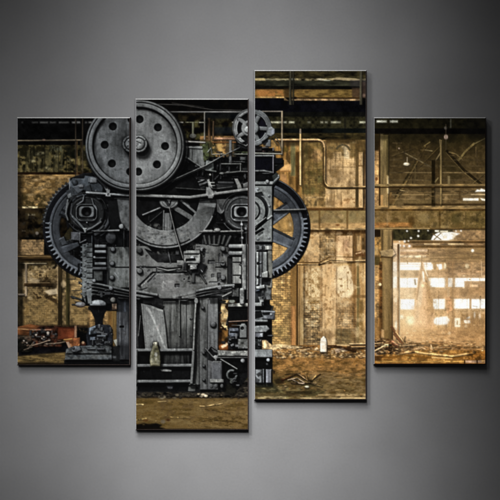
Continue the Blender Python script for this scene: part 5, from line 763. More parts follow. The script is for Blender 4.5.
    p.tint(376, 211, 486, 229, (74, 58, 30), .75, 'm', .1, 1.3); p.tint(376, 211, 486, 228, (156, 128, 84), .55, 'b', .2, 1.5); p.R(374, 222.6, 412, 227.6, (178, 118, 62), a=.6, soft=2, var=.2, n='hh'); p.C(411.6, 221, 3, (60, 42, 18), ry=5, a=.75, soft=2); p.C(396, 219, 2.4, (66, 50, 26), ry=1.6, a=.8, soft=1); p.C(456, 219, 5, (62, 54, 28), ry=5, a=.65, soft=2.5); p.C(424, 218, 6, (146, 126, 84), ry=5, a=.5, soft=3); p.R(439, 211, 440.6, 229, (64, 46, 20), a=.7, soft=.6); p.C(444, 227, 3.6, (176, 148, 92), ry=1.8, a=.7, soft=1); p.R(386.6, 212, 388, 226, (160, 132, 90), a=.6, soft=.6); p.R(374, 228, 430, 229.4, (184, 152, 100), a=.7, soft=.5); p.R(430, 228, 486, 229.4, (84, 60, 30), a=.7, soft=.5); p.R(465, 211, 466, 228, (80, 64, 34), a=.6, soft=.6)
    p.name('printed_pipe')
    p.R(370, 186.6, 490, 188, (44, 29, 11), a=.95, soft=.4); p.R(370, 184, 490, 186.6, (136, 113, 72), z=1, dz=.5, bev=1.2, var=.12, n='hh', c2=(116, 94, 58), g='x')
    # bay below the girder: hazy hall with rows of windows
    p.name('printed_far_hall')
    p.R(388, 229.6, 490, 243, (48, 41, 22), var=.25, n='b'); p.R(388, 240, 490, 350, (230, 182, 124), var=.04, n='m', c2=(182, 138, 88), g='x', soft=1.5)
    p.R(392, 229.6, 432, 240.4, (42, 38, 22), var=.3, n='b', soft=1.6); p.R(453, 230, 486, 240, (146, 116, 80), a=.9, soft=1.5, var=.12, n='b')
    p.R(404, 241, 490, 243.4, (70, 50, 26), a=.95, soft=.5, var=.2, n='hh'); p.R(410, 243.2, 490, 246, (132, 104, 70), soft=.6, var=.15, n='hh'); p.R(424, 243.4, 440, 244.6, (204, 176, 130), a=.9); p.R(448, 243.3, 464, 244.8, (216, 186, 136), a=.95, soft=.4); p.R(410, 245.6, 490, 248, (74, 52, 26), a=.95, soft=.6, var=.2); p.R(393, 244, 412, 250, (176, 140, 104), a=.8, soft=1.5, var=.2, n='b')
    p.R(394, 248, 490, 262, (172, 138, 98), var=.12, n='hh', c2=(136, 108, 70), g='x', soft=.8); p.R(396, 249.4, 428, 251.6, (226, 192, 154), soft=.6, a=.9); p.R(396, 255.4, 426, 257.4, (232, 202, 160), soft=.6, a=.9, var=.2, n='hh'); p.R(400, 252.6, 428, 254.4, (150, 114, 82), soft=.6, a=.9); p.R(427.4, 249, 429, 255, (112, 84, 52), a=.8); p.tint(430, 250, 486, 268, (112, 90, 60), .5, 'h', .2, 1.4); p.R(430, 258, 486, 259.4, (110, 86, 54), a=.7, soft=.5); p.R(446, 259.4, 482, 261.4, (190, 154, 108), a=.5, soft=.6); p.R(445, 262, 486, 276, (150, 120, 84), soft=1.2, var=.14, n='hh'); p.R(428, 270, 486, 277.4, (178, 140, 100), a=.7, soft=1.2, var=.1, n='hh'); p.R(394, 270.4, 428, 277, (140, 112, 82), a=.75, soft=1.6); p.R(445, 246, 486, 262, (116, 92, 58), a=.35, soft=3); p.R(481, 261, 482, 277, (196, 166, 126), a=.6)
    p.C(472.6, 250.6, 1.5, (252, 244, 222), soft=1); p.C(467, 266, 1.6, (226, 210, 170), ry=2.4, soft=1, a=.85)
    p.R(455, 281.6, 486, 288, (150, 118, 84), soft=.8, a=.9); p.R(470, 284.6, 478, 287, (246, 200, 148), soft=.8); p.R(392, 288, 486, 298.4, (208, 162, 114), a=.8, soft=1, c2=(164, 126, 84), g='x'); p.tint(430, 288, 486, 299, (136, 102, 66), .5, 'v', .1, 1.3); p.R(460, 288, 486, 298, (146, 112, 74), a=.5, soft=2)
    p.R(445, 309, 486, 330, (170, 132, 88), a=.7, soft=2, var=.12, n='v'); p.tint(430, 308, 486, 332, (132, 102, 64), .55, 'b', .2, 1.3); p.tint(430, 300, 486, 318, (222, 186, 138), .5, 'v', .4, 1.4)
    p.name('printed_window')
    W = (255, 251, 240)
    p.P([(431, 240), (433, 235.6), (438, 232.6), (452, 232), (460, 233.6), (455, 236), (453, 239), (448, 240.4)], W, soft=.8, var=.05); p.K([(433, 234), (441, 239.6)], .9, (84, 64, 36)); p.K([(441, 233), (434, 239.6)], .9, (84, 64, 36)); p.R(440, 230.6, 448, 232.2, (236, 222, 190), soft=.5); p.tint(441, 233, 456, 240, (212, 190, 150), .7, 'b', .2, 1.2); p.R(435, 230.2, 439, 231.8, (248, 240, 214), soft=.5)
    for x, y, r in ((407, 231, 1.2), (418.6, 231, 1.25), (411, 238, 1.3), (418.2, 236, 1.4), (404.6, 241.4, 1.4), (408.4, 241, .9), (428, 230.6, .9), (400, 245.6, 1.4), (404, 246, 1.3), (409.4, 246, 1.5), (456, 231, .9), (461, 230.9, 1.1), (399.5, 241.6, .7)): p.C(x, y, r * .8, W, soft=.9, a=.9, var=0)
    p.R(392.6, 262.6, 431.4, 270, W, soft=.9, var=.03, n='b'); p.R(392, 263.8, 428, 264.5, (214, 180, 138), a=.8); p.R(392, 266.4, 424, 266.9, (230, 200, 160), a=.7); p.R(407, 261.4, 407.8, 264, (110, 84, 50)); p.P([(427.4, 264), (430, 264.6), (432.6, 264), (433, 269.4), (429, 268)], W, soft=.6); p.P([(436.6, 264.4), (441.6, 264), (442.4, 268.6), (439, 270)], W, soft=.7); p.C(445, 266, 1.3, (250, 232, 190), ry=2.8, soft=.7); p.P([(433, 264), (436, 263), (436.6, 269), (434, 270)], (150, 116, 76), soft=.5)
    p.R(392.4, 278, 418, 287.6, W, soft=.8, var=.03, n='b'); p.R(407, 277.6, 407.9, 288, (196, 170, 136), a=.9); p.P([(414, 279), (415.6, 279), (416.4, 285), (414.6, 285)], (120, 100, 76), soft=.4); p.R(430.4, 278, 445.2, 287.2, W, soft=.8); p.R(436, 278, 436.8, 287, (220, 196, 160), a=.7); p.R(448, 278, 453, 287, W, soft=.6); p.R(455, 278, 464.2, 287, W, soft=.7); p.R(464, 278, 485.4, 281, W, soft=.6); p.C(469.8, 279.4, 1, (130, 100, 66), ry=.6); p.R(426, 278, 431, 281, (244, 226, 190), soft=.6, a=.9); p.P([(424, 277), (428, 277.6), (430, 286), (427, 287)], (170, 134, 98), soft=.8)
    p.R(400.6, 299.2, 414.4, 309.4, W, soft=1, var=.03); p.R(433, 299, 445, 309, W, soft=.9); p.tint(433, 299, 445, 309, (206, 178, 140), .3, 'b', .4, 1.3); p.R(454, 299, 469.6, 308.6, W, soft=.8); p.tint(454, 299, 470, 309, (130, 106, 78), .5, 'b', .8, 1.5); p.R(471.4, 299, 485.6, 308.6, W, soft=.8); p.tint(472, 300, 486, 309, (130, 106, 78), .5, 'b', .8, 1.5); p.R(480, 296, 480.9, 308.8, (60, 44, 28)); p.K([(473, 306), (477, 306.6)], 1, (60, 44, 28)); p.R(469.4, 299, 471.2, 309, (140, 104, 68), a=.9)
    p.P([(431, 322), (436, 317.6), (447, 316.4), (450, 320), (447, 324.4), (437, 325)], W, soft=1.4); p.R(436, 317, 436.8, 327, (206, 180, 140), a=.7); p.R(442, 316, 442.8, 327, (206, 180, 140), a=.6); p.R(454.6, 318, 460.4, 327, (250, 236, 206), r=1, soft=.8); p.R(456.6, 320.4, 458, 325, (176, 142, 98), a=.9); p.P([(464, 320), (470, 320), (470.4, 323), (466, 323.6), (464, 322.4)], W, soft=.7); p.P([(466, 318), (470, 316), (470, 318.6), (467, 319)], W, soft=.6); p.C(466, 326, 1.6, (236, 206, 160), soft=1); p.R(462, 312, 485, 313.6, (206, 168, 124), a=.7, soft=.8); p.C(474.6, 315, .9, W, ry=3, soft=.6, a=.8); p.C(479.6, 316, .9, W, ry=3, soft=.6, a=.8)
    for q in ((393, 263, 428, 270), (393, 278, 414, 287.6), (431, 278, 445, 287), (455, 278, 464, 287), (401, 299.4, 414, 309), (433, 299, 445, 309), (454, 299, 469, 308.6), (472, 299, 485, 308.6), (434, 317, 449, 325)): p.mull(*q)
    for q in range(60): p.R(*(lambda x, y: (x, y, x + p.rnd.uniform(.5, 3), y + p.rnd.uniform(.4, 1.6)))(p.rnd.uniform(428, 484), p.rnd.choice([276, 288, 297, 309, 315, 325, 271]) + p.rnd.uniform(-1, 1)), p.rnd.choice([(120, 90, 58), (150, 116, 76), (246, 222, 178), (104, 78, 48)]), a=.6, soft=.4, lab=False)
    for x in (426, 438, 452, 466.6, 470.6, 479): p.R(x, 262, x + 1.1, 330, (150, 114, 74), a=.4, soft=.5, var=.2, lab=False)
    for y, t in ((276.6, 150), (288.6, 160), (297.6, 150), (310, 168), (260.6, 120), (253, 110)): p.R(426, y, 486, y + .9, (t, t * .78, t * .54), a=.6, soft=.3, var=.2, n='b', lab=False)
    p.R(444.2, 277, 446.6, 290, (176, 144, 108), soft=.5, a=.9); p.R(453, 277, 455, 289, (170, 138, 100), soft=.5, a=.9); p.R(447, 287, 450, 312, (214, 180, 134), a=.6, soft=1); p.R(450, 288, 452.6, 312, (160, 124, 80), a=.6, soft=.8); p.P([(446, 298), (451, 296), (453, 310), (447, 314)], (176, 124, 84), soft=1.2, a=.75, var=.3, n='b')
    for x0, x1, y0, y1 in ((392.6, 413, 279, 287), (431, 445, 279, 286.6), (455, 464, 279, 286.6), (401, 414, 300, 308), (455, 469, 300, 308), (472, 485, 300, 308), (393, 427, 267, 269.6), (437, 448, 318, 323.6)): p.R(x0, y0, x1, y1, (255, 253, 246), a=.55, soft=1.2, var=0, lab=False)
    p.name('printed_far_hall')
    # hanging cone of dust and cloth
    p.P([(421, 262), (423.4, 262), (428, 285), (434, 310), (434, 342), (412, 342), (414.6, 310), (417, 285)], (224, 172, 122), soft=1.6, a=.96, var=.05, n='v'); p.P([(422.4, 266), (425, 274), (430, 290), (434, 312), (432, 316), (427, 292)], (150, 110, 68), soft=1.2, a=.8, var=.2, n='b'); p.P([(421.4, 264), (418.6, 280), (416, 300), (418, 300), (421.6, 280), (423, 268)], (150, 114, 78), soft=1, a=.75); p.P([(420, 282), (423, 280), (422, 300), (419, 318), (415, 318)], (244, 206, 158), soft=1.5, a=.7, lab=False); p.P([(426, 292), (430, 300), (433, 316), (430, 330), (427, 318)], (188, 142, 92), soft=1.6, a=.6, var=.2, n='b', lab=False); p.K([(423, 272), (424, 281)], 1.6, (252, 236, 206), soft=.8); p.C(423, 285.6, 1.5, (255, 226, 160), soft=1); p.K([(424.6, 268), (427.6, 276)], 1.1, (240, 210, 170)); p.K([(421.8, 256), (421.8, 268)], 1, (150, 118, 80)); p.R(412, 306, 430, 342, (226, 170, 116), a=.55, soft=4); p.tint(424, 284, 436, 316, (120, 90, 54), .5, 'b', .3, 1.3)
    p.C(410.4, 320.4, 3.8, (255, 230, 166), soft=4, a=1); p.tint(394, 326, 440, 346, (240, 180, 112), .6, 'm', -1, 1, soft=6); p.C(401.6, 317, 2.2, (252, 230, 186), soft=2, a=.8)
    # far ground in the haze
    p.name(FLOORP)
    p.P([(393, 331), (420, 328), (450, 330), (490, 329), (490, 356), (393, 356)], (214, 164, 110), soft=4, var=.05, n='hh', c2=(158, 120, 76), g='x'); p.tint(396, 328, 486, 350, (236, 190, 134), .4, 'b', .2, 1.6); p.tint(420, 332, 486, 350, (130, 98, 58), .35, 'hh', .2, 1.4, inv=True); p.speck(398, 330, 450, 348, 60, (240, 200, 146), (.4, 1.2), 1.6, .6); p.C(449.4, 333, 1.5, (250, 224, 176), soft=1, a=.8)
    p.P([(405, 344), (430, 342), (452, 344), (486, 346), (486, 354), (405, 354)], (132, 96, 56), soft=1.6, a=.7, var=.35, n='hh'); p.C(436, 346, 4.4, (82, 58, 32), ry=1.6, soft=1.5, a=.8); p.K([(456, 347), (478, 347.6)], 1.6, (82, 58, 28), a=.7, soft=1); p.speck(400, 342, 460, 353, 70, (90, 60, 30), (.5, 1.5), 2.4, .7); p.speck(400, 342, 470, 353, 60, (240, 196, 136), (.4, 1.1), 2.4, .7)
    for pts, c in (([(411, 347), (418, 345)], (60, 40, 22)), ([(412, 349.6), (422, 347.6), (426, 349)], (236, 190, 136)), ([(428, 344), (430, 351)], (110, 78, 44)), ([(431, 345), (432, 350)], (240, 196, 146)), ([(400, 349.6), (410, 350)], (84, 58, 34))): p.K(pts, 1.1, c, a=.9)
    p.R(370, 350, 490, 370, (150, 104, 50), var=.14, n='b', soft=1.6); p.tint(374, 356, 486, 364, (92, 60, 24), .7, 'hh', .0, 1.3); p.tint(374, 351, 486, 364, (210, 158, 84), .5, 'b', .3, 1.5)
    p.K([(378, 353), (392, 352), (398, 354), (406, 352.6), (414, 351.6), (424, 353.4), (440, 355), (452, 356.4), (464, 354.4), (474, 353)], 2.0, (242, 196, 126), a=.92, var=.12, n='b', z=1, dz=.6); p.K([(376, 356.6), (392, 357.6), (404, 355.4), (416, 356.4), (436, 358), (462, 357.6)], 1.7, (112, 72, 26), a=.85); p.K([(432, 357.6), (452, 358.4)], 1, (236, 188, 120)); p.R(376, 360.8, 470, 362.2, (220, 172, 92), a=.75, soft=.6, var=.2, n='h'); p.R(468, 351, 486, 361, (98, 62, 24), a=.75, soft=2, var=.3, n='b'); p.R(465.4, 360.4, 485, 363, (178, 146, 118), a=.9, soft=.6, var=.2); p.R(464, 360, 465.2, 364.4, (40, 22, 8)); p.R(476.4, 359.6, 477.8, 364.4, (36, 20, 8)); p.R(370, 363, 490, 366, (80, 48, 18), a=.6, soft=.8)
    # column at the left of the bay
    p.name('printed_column')
    p.R(370, 229.4, 393, 352, (118, 96, 60), var=.12, n='v'); p.R(374, 229.6, 380.6, 237.6, (32, 22, 12), soft=.8); p.R(372, 237, 381, 262, (150, 114, 64), var=.25, n='b', soft=1); p.R(374, 247, 378, 255, (212, 176, 116), a=.7, soft=1.2); p.R(374, 257, 380, 266, (62, 52, 26), a=.8, soft=1.4); p.R(372, 265, 380.4, 345, (178, 138, 86), var=.15, n='b'); p.bricks(372, 262, 381, 345, 4.2, 2.6, .18, .3); p.R(374, 266, 375.6, 340, (226, 184, 126), a=.6, soft=.6); p.R(379, 262, 382.6, 345, (96, 62, 30), soft=.8, a=.9, var=.25, n='b'); p.C(380, 284.4, 1.5, (252, 226, 172), soft=.7); p.R(382.4, 230, 392.4, 345, (128, 106, 68), z=1, dz=.8, var=.09, n='v', c2=(108, 84, 48), g='y'); p.R(384, 252, 388, 330, (156, 128, 84), a=.45, soft=1.5); p.R(391, 232, 393, 345, (76, 52, 26), a=.7, soft=.7); p.R(381.6, 230, 383, 250, (60, 44, 22), a=.6, soft=.7); p.R(390.8, 232, 392, 246, (180, 148, 104), a=.6); p.P([(380, 251), (393, 249), (396, 254), (391, 258), (381, 256)], (166, 140, 98), z=2, dz=.8, soft=.4, var=.1); p.R(380, 256.6, 392, 258, (80, 56, 28), a=.8, soft=.6); p.R(372, 318, 382, 343, (116, 82, 42), a=.6, soft=3, var=.25, n='v'); p.P([(381.4, 329), (384, 330), (384, 345), (381, 345)], (200, 160, 110), soft=.6, a=.8)
    p.name('printed_far_hall'); p.R(393.2, 243, 400, 330, (238, 206, 164), soft=.8, var=.06, n='b', c2=(214, 168, 122), g='y'); p.R(393, 262, 397, 288, (255, 248, 232), a=.7, soft=1); p.C(395.6, 300, 2, (250, 222, 178), ry=2.4, a=.8, soft=1); p.R(392.6, 304, 398, 326, (196, 160, 116), a=.6, soft=1.4, var=.1); p.C(396.4, 325, 1.6, (250, 236, 204), ry=4, a=.8, soft=1.2)
    p.name('printed_pipe'); p.R(397.3, 244, 399, 339, (104, 70, 42), z=2, dz=.6, var=.15, n='v', c2=(130, 88, 52), g='y'); p.R(399.2, 246, 399.9, 338, (252, 230, 190), a=.7)
    # debris at the column's foot
    p.name('printed_debris')
    p.P([(374, 339), (383, 338), (396, 341), (414, 343), (414, 354), (374, 354)], (124, 90, 54), soft=1.6, a=.9, var=.4, n='b'); p.speck(375, 339, 414, 353, 70, (222, 180, 124), (.4, 1.3), 2, .8); p.speck(375, 339, 412, 353, 70, (56, 34, 16), (.4, 1.4), 2, .8)
    for pts, w, c in (([(391.6, 327), (402, 344)], 2.4, (74, 42, 22)), ([(394, 334), (404, 346)], 1.6, (92, 52, 30)), ([(396, 332), (406, 345)], 1.1, (232, 182, 120)), ([(392, 341), (398, 345.6)], 2, (222, 150, 108)), ([(390, 342), (398, 348)], 1.2, (90, 40, 22)), ([(374, 343.6), (383, 343)], 1.2, (232, 190, 136)), ([(375, 351), (384, 346)], 1.8, (236, 200, 148)), ([(374, 348), (380, 346.6)], 1.8, (40, 24, 12)), ([(402, 338), (406, 345)], .9, (120, 92, 58)), ([(405, 336.6), (403, 344)], .9, (96, 66, 36)), ([(400, 346), (416, 345)], 1.1, (226, 182, 126)), ([(374, 341.4), (384, 340.6)], 1, (70, 46, 24)), ([(384, 348), (391, 350)], 1.1, (60, 38, 20))): p.K(pts, w, c, z=2, dz=.6, a=.95)
    p.R(384.4, 344, 388.6, 348, (196, 190, 146), soft=.5, z=2, dz=.6); p.R(389, 344, 392, 349, (36, 24, 12), a=.85, soft=.6); p.P([(375, 352), (380, 350), (382, 354), (376, 356)], (210, 176, 140), soft=.8, a=.8); p.P([(374, 356), (384, 356), (380, 361), (374, 361)], (50, 30, 12), soft=1.4, a=.8)
    p.use(p.bg, FLOORP); p.rubble(396, 341, 484, 352, 110, ((200, 156, 104), (150, 112, 68), (110, 78, 44), (226, 184, 132)), (.3, 1.1)); p.rubble(376, 352, 484, 363, 60, ((170, 118, 56), (120, 80, 34), (210, 160, 90)), (.25, .8)); p.use(p.bg, 'printed_debris'); p.rubble(376, 340, 412, 354, 70, ((170, 132, 88), (110, 78, 46), (70, 46, 26), (220, 180, 126)), (.4, 1.5))
    p.use(p.bg, 'printed_far_hall'); p.R(446, 262, 455, 334, (150, 112, 72), a=.30, soft=2.5, var=.2, n='v', lab=False); p.R(458, 310, 487, 334, (140, 106, 66), a=.35, soft=5, lab=False); p.R(392, 289, 414, 298, (240, 204, 154), a=.45, soft=3, lab=False); p.R(392, 271, 414, 277, (220, 182, 134), a=.35, soft=1.5, lab=False)
    # light spilling through the far windows in the pictured hall
    e = lambda cx, cy, rx, ry: np.exp(-(((p.X - cx) / rx) ** 2 + ((p.Y - cy) / ry) ** 2))
    lit = np.clip((p.Y - 236) / 14, 0, 1) * np.clip((p.X - 390) / 6, 0, 1) * np.clip((360 - p.Y) / 14, 0, 1)
    gl = (.24 * e(408, 300, 27, 50) + .06 * e(440, 290, 50, 40) + .12 * e(410, 324, 24, 14)) * lit
    p.glow[:] = gl[..., None] * np.array([1., .82, .55], np.float32)

panel_one(); panel_two(); panel_three(); panel_four()


# ------------------------------------------------------------------ light falling on the canvases
SPOTS = []
for _pos, _aim, _half, _k in (   # three clusters of four spots: position (-y is in front of the wall), aim (x, z), half angle, strength
        ((-0.4846, -1.4424, 1.5952), (0.0244, 0.4141), 0.3254, 1.0091),
        ((-1.2912, -2.0420, 1.6700), (-0.6175, -0.2681), 0.2899, 1.1878),
        ((-0.6481, -2.2285, 1.9594), (-0.0064, -0.4592), 0.1943, 4.4291)):
    for _o in ((.6, -1.15), (-.5, -.45), (.45, .3), (-.35, .9)):  # each unseen spot is split into four, added to soften the canvas shadows
        SPOTS.append(((_pos[0] + _o[0], _pos[1], _pos[2] + _o[1]), _aim, _half, _k / 4))
AMBIENT = 0.005
WALL = 0.036
LAMP_R = 0.25

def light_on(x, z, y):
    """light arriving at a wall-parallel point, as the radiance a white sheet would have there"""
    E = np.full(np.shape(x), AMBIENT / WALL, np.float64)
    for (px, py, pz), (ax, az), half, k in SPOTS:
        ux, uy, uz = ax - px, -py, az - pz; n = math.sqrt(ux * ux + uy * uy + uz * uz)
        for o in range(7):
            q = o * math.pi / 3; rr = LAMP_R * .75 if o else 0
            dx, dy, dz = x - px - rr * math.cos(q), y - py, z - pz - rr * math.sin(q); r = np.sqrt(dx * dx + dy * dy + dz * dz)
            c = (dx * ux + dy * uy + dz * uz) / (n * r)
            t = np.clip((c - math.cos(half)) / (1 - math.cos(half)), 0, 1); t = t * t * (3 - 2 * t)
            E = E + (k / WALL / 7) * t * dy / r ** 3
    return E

def to_lin(c): return np.where(c < .04045, c / 12.92, ((c + .055) / 1.055) ** 2.4)

if bpy is None:      # painter test outside Blender
    import sys, OpenImageIO as oiio
    W = np.full((500 * S, 500 * S, 3), .42, np.float32)
    for k, p in PANES.items():
        o = p.finish(); i, j = int(p.b[1] * S), int(p.b[0] * S)
        W[i:i + p.h, j:j + p.w] = o
    W = W.reshape(1000, S // 2, 1000, S // 2, 3).mean((1, 3))
    buf = oiio.ImageBuf(oiio.ImageSpec(1000, 1000, 3, 'uint8'))
    buf.set_pixels(oiio.ROI(0, 1000, 0, 1000), np.ascontiguousarray(W)); buf.write(sys.argv[1]); sys.exit()
# ------------------------------------------------------------------ scene
scene = bpy.context.scene
coll = scene.collection
F = (D_CAM - T_CANVAS * U) / D_CAM       # the canvas fronts stand nearer than the wall
CX, CY = 250.0, 250.0
def wx(x): return (x - CX) * U * F
def wz(y): return (CY - y) * U * F

def nodes(name):
    m = bpy.data.materials.new(name); m.use_nodes = True
    nt = m.node_tree; b = nt.nodes['Principled BSDF']
    b.inputs['Specular IOR Level'].default_value = 0.0; b.inputs['Roughness'].default_value = .9
    return m, nt, b

def ink_material():
    m, nt, b = nodes('ink_on_canvas')
    ca = nt.nodes.new('ShaderNodeVertexColor'); ca.layer_name = 'ink'
    tc = nt.nodes.new('ShaderNodeTexCoord')
    no = nt.nodes.new('ShaderNodeTexNoise'); no.inputs['Scale'].default_value = 520; no.inputs['Detail'].default_value = 2
    nt.links.new(tc.outputs['Object'], no.inputs['Vector'])
    mr = nt.nodes.new('ShaderNodeMapRange'); mr.inputs['To Min'].default_value = .94; mr.inputs['To Max'].default_value = 1.06
    nt.links.new(no.outputs['Fac'], mr.inputs['Value'])
    mx = nt.nodes.new('ShaderNodeVectorMath'); mx.operation = 'SCALE'
    nt.links.new(ca.outputs['Color'], mx.inputs[0]); nt.links.new(mr.outputs['Result'], mx.inputs['Scale'])
    nt.links.new(mx.outputs['Vector'], b.inputs['Base Color'])
    bp = nt.nodes.new('ShaderNodeBump'); bp.inputs['Strength'].default_value = .12; bp.inputs['Distance'].default_value = .0004
    nt.links.new(no.outputs['Fac'], bp.inputs['Height']); nt.links.new(bp.outputs['Normal'], b.inputs['Normal'])
    return m

def canvas_material(name, a, c, scale=260):
    m, nt, b = nodes(name)
    tc = nt.nodes.new('ShaderNodeTexCoord')
    no = nt.nodes.new('ShaderNodeTexNoise'); no.inputs['Scale'].default_value = scale; no.inputs['Detail'].default_value = 3
    nt.links.new(tc.outputs['Object'], no.inputs['Vector'])
    r = nt.nodes.new('ShaderNodeValToRGB'); r.color_ramp.elements[0].position = .3; r.color_ramp.elements[1].position = .7
    r.color_ramp.elements[0].color = (*a, 1); r.color_ramp.elements[1].color = (*c, 1)
    nt.links.new(no.outputs['Fac'], r.inputs['Fac']); nt.links.new(r.outputs['Color'], b.inputs['Base Color'])
    bp = nt.nodes.new('ShaderNodeBump'); bp.inputs['Strength'].default_value = .2; bp.inputs['Distance'].default_value = .0004
    nt.links.new(no.outputs['Fac'], bp.inputs['Height']); nt.links.new(bp.outputs['Normal'], b.inputs['Normal'])
    return m

def wall_material():
    m, nt, b = nodes('charcoal_plaster')
    tc = nt.nodes.new('ShaderNodeTexCoord')
    n1 = nt.nodes.new('ShaderNodeTexNoise'); n1.inputs['Scale'].default_value = 5; n1.inputs['Detail'].default_value = 5
    n2 = nt.nodes.new('ShaderNodeTexNoise'); n2.inputs['Scale'].default_value = 170; n2.inputs['Detail'].default_value = 4
    for n in (n1, n2): nt.links.new(tc.outputs['Object'], n.inputs['Vector'])
    ad = nt.nodes.new('ShaderNodeMath'); ad.operation = 'MULTIPLY_ADD'; ad.inputs[1].default_value = .5
    nt.links.new(n2.outputs['Fac'], ad.inputs[0]); nt.links.new(n1.outputs['Fac'], ad.inputs[2])
    mr = nt.nodes.new('ShaderNodeMapRange'); mr.inputs['From Min'].default_value = .45; mr.inputs['From Max'].default_value = 1.05
    mr.inputs['To Min'].default_value = .90; mr.inputs['To Max'].default_value = 1.10
    nt.links.new(ad.outputs[0], mr.inputs['Value'])
    mx = nt.nodes.new('ShaderNodeVectorMath'); mx.operation = 'SCALE'; mx.inputs[0].default_value = (WALL, WALL, WALL * 1.015)
    nt.links.new(mr.outputs['Result'], mx.inputs['Scale']); nt.links.new(mx.outputs['Vector'], b.inputs['Base Color'])
    bp = nt.nodes.new('ShaderNodeBump'); bp.inputs['Strength'].default_value = .22; bp.inputs['Distance'].default_value = .0006
    nt.links.new(n2.outputs['Fac'], bp.inputs['Height']); nt.links.new(bp.outputs['Normal'], b.inputs['Normal'])
    return m

INK = ink_material()
PALE = canvas_material('lit_canvas_edge', (.07, .07, .069), (.092, .092, .09))  # top edge: lit tone painted into the canvas colour
SIDE = canvas_material('half_lit_canvas_edge', (.036, .036, .037), (.05, .05, .051))  # left edge: the same canvas in a half-lit tone, painted in
DARK = canvas_material('shaded_canvas_edge', (.004, .003, .003), (.008, .006, .005))  # right and bottom edges: shade painted into the canvas colour

def mesh_obj(name, verts, faces, mat, parent=None, smooth=False):
    me = bpy.data.meshes.new(name)
    me.from_pydata([tuple(v) for v in verts], [], [tuple(f) for f in faces])
    me.materials.append(mat); me.update()
    if smooth: me.polygons.foreach_set('use_smooth', [True] * len(me.polygons))
    o = bpy.data.objects.new(name, me); coll.objects.link(o)
    if parent: o.parent = parent
    return o

def ink_obj(name, P, Q, C, parent):
    """P (n,3) vertices, Q (m,4) quads, C (n,3) linear ink colours"""
    used = np.unique(Q); remap = np.zeros(len(P), np.int32); remap[used] = np.arange(len(used))
    V = P[used].astype(np.float32); Fq = remap[Q].astype(np.int32); m = len(Fq)
    me = bpy.data.meshes.new(name)
    me.vertices.add(len(V)); me.vertices.foreach_set('co', V.ravel())
    me.loops.add(m * 4); me.loops.foreach_set('vertex_index', Fq.ravel())
    me.polygons.add(m); me.polygons.foreach_set('loop_start', np.arange(0, m * 4, 4, dtype=np.int32))
    try: me.polygons.foreach_set('loop_total', np.full(m, 4, np.int32))
    except Exception: pass
    at = me.color_attributes.new('ink', 'FLOAT_COLOR', 'POINT')
    c = np.ones((len(V), 4), np.float32); c[:, :3] = C[used]
    at.data.foreach_set('color', c.ravel())
    me.materials.append(INK); me.update(calc_edges=True); me.validate()
    o = bpy.data.objects.new(name, me); coll.objects.link(o); o.parent = parent
    return o

INFO = {
    'one': 'canvas panel furthest left, printed with an orange loader beside the left half of the press',
    'two': 'canvas panel hanging lowest, printed with the steps, a bottle and a leaning metal sheet',
    'three': 'canvas panel hanging highest, printed with half a toothed gear and a white canister',
    'four': 'canvas panel furthest right, printed with a hazy hall of bright windows below a girder'}
UNDER_PRESS = {'printed_flywheel', 'printed_gear_wheel', 'printed_spoked_wheel', 'printed_pulley', 'printed_metal_sheet', 'printed_steps', 'printed_bottle'}
BEV = 1.05
LABELS = {'printed_loader': 'orange loader half hidden in shadow, printed on the canvas'}

def pieces(mask):
    """connected pieces of a grid mask (runs joined row by row)"""
    ids = np.zeros(mask.shape, np.int32); up = [0]
    def find(a):
        while up[a] != a: a = up[a]
        return a
    prev = []
    for y in range(mask.shape[0]):
        d = np.diff(np.concatenate([[0], mask[y].astype(np.int8), [0]])); st = np.flatnonzero(d == 1); en = np.flatnonzero(d == -1); cur = []
        for a, e in zip(st, en):
            i = 0
            for pa, pe, pi in prev:
                if pa < e and pe > a:
                    r = find(pi)
                    if i and r != i: up[max(r, i)] = min(r, i); i = min(r, i)
                    else: i = r
            if not i: up.append(len(up)); i = len(up) - 1
            ids[y, a:e] = i; cur.append((a, e, i))
        prev = cur
    root = np.array([find(i) for i in range(len(up))])
    return root[ids]

